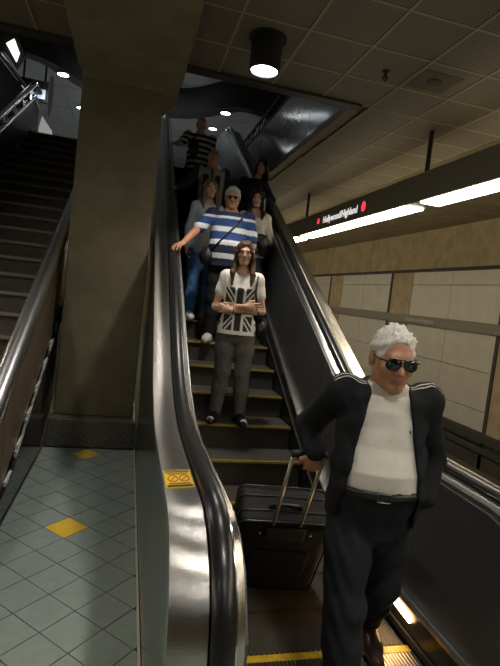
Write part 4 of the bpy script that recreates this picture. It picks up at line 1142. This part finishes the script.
# ---------------------------------------------------------------- man in striped shirt near the top
P = person('person', 'man in dark and white striped shirt near the top, hand on handrail', on_step(13, .90), radians(4), 1.77, res=.008, skin_m=sk_mid, build=1.08, belly=.03,
           pose=dict(elR=(-.35, -.22, 1.20), wrR=(-.46, -.48, 1.12)), hands=dict(R=dict(d=(-.15, -.95, -.2), n=(0, .1, -1), side=-1, curl=(.35, .35, .4, .45))))
face_bits(P, brow_g); short_hair(P, h_grey, bald=.7, vol=.005)
def stripes_g(V):
    z = V[:, 2]/P['s']; c = np.tile(np.array([.03, .032, .05]), (len(V), 1)); c[((z-.03) % .095) < .036] = (.52, .52, .52); return c
top_garment(P, 'shirt', clothv, hem=.86, grow=.016, sleeve=.8, colour=stripes_g, neck=1.47); trousers(P, black_cloth); shoes(P, leather, None)
strap(P, P['shirt'], [(-.12, 1.43), (-.11, 1.35), (-.10, 1.25), (-.09, 1.15), (-.10, 1.0)], .016, leather, 'bag_strap')
g_ = Field((-.34, -.3, .95), (.1, .1, 1.45), .009); g_.ell((-.11, -.17, 1.2), (.085, .05, .14), None, 0); field_obj('shoulder_bag', g_, leather, P['t'])

# ================================================================== SUITCASE
fab = cloth('suitcase_fabric', (.012, .012, .013), .3, .7)
def suitcase():
    t = thing('suitcase', 'large black fabric suitcase with extended metal handle pulled by the white-haired man', 'suitcase', (1.0, 2.86, .0))
    t.rotation_euler = (radians(30), 0, radians(-8))
    W, Dp, Hh = .255, .13, .68
    # local: bottom back wheel axis near origin, body up z, front (handle side) towards -y
    f = Field((-.32, -.2, .0), (.32, .22, .8), .008)
    sl, g3 = f.sub((-.3, -.19, .02), (.3, .2, .78), 0)
    X_, Y_, Z_ = g3; r = .045
    dx, dy, dz = np.abs(X_)-(W-r), np.abs(Y_)-(Dp-r), np.abs(Z_-.39)-(Hh/2-r)
    d = np.sqrt(np.maximum(dx, 0)**2+np.maximum(dy, 0)**2+np.maximum(dz, 0)**2)-r+np.minimum(np.maximum(dx, np.maximum(dy, dz)), 0)
    f.D[sl] = d; f.wrinkle(.0015, 25)
    field_obj('body', f, fab, t)
    def loop(yv, rr, nm, m_):
        c = []; r2 = .045
        for (cx, cz, a0) in ((W-r2, .39+Hh/2-r2, 0), (-W+r2, .39+Hh/2-r2, 90), (-W+r2, .39-Hh/2+r2, 180), (W-r2, .39-Hh/2+r2, 270)):
            for q in range(6): a = radians(a0+90*q/5); c.append((cx+(r2+.002)*cos(a), yv, cz+(r2+.002)*sin(a)))
        MB().tube(c, rr, 6, True).build(nm, m_, t, True)
    loop(-.115, .006, 'piping', leather); loop(.115, .006, 'piping', leather); loop(-.045, .004, 'zipper', leather); loop(.05, .004, 'zipper', leather)
    MB().box(-.11, .11, -.128-.012, -.10, .60, .70).build('handle_housing', black_m, t, bevel=.01)
    alu = mat('champagne_tube', (.62, .56, .44), .35, .8)
    for sx in (-1, 1):
        MB().tube([(sx*.075, -.115, .64), (sx*.075, -.115, 1.265)], .0095, 10).build('handle_tube', alu, t, True)
        MB().sphere((sx*.14, -.13, .655), .009, 10, 6).build('rivet', steel_pol, t, True)
    MB().tube([(-.088, -.115, 1.268), (-.06, -.115, 1.275), (.06, -.115, 1.275), (.088, -.115, 1.268)], .017, 12).build('grip', black_m, t, True)
    MB().tube([(-.09, -.02, .715), (-.08, -.02, .745), (0, -.02, .752), (.08, -.02, .745), (.09, -.02, .715)], .012, 8).build('carry_handle', leather, t, True)
    MB().box(-.17, .17, -.145, -.115, .14, .50).build('front_pocket', fab, t, bevel=.012)
    for sx in (-1, 1):
        MB().prism([(.095+.04*cos(a*pi/8), .04+.04*sin(a*pi/8)) for a in range(16)], 'x', sx*.19-.018, sx*.19+.018).build('wheel', black_m, t)
        MB().box(sx*.19-.03, sx*.19+.03, .07, .13, .045, .1).build('wheel_housing', black_m, t)
        MB().box(sx*.17-.02, sx*.17+.02, -.11, -.07, .02, .08).build('foot', black_m, t)
    return t
CASE = suitcase()
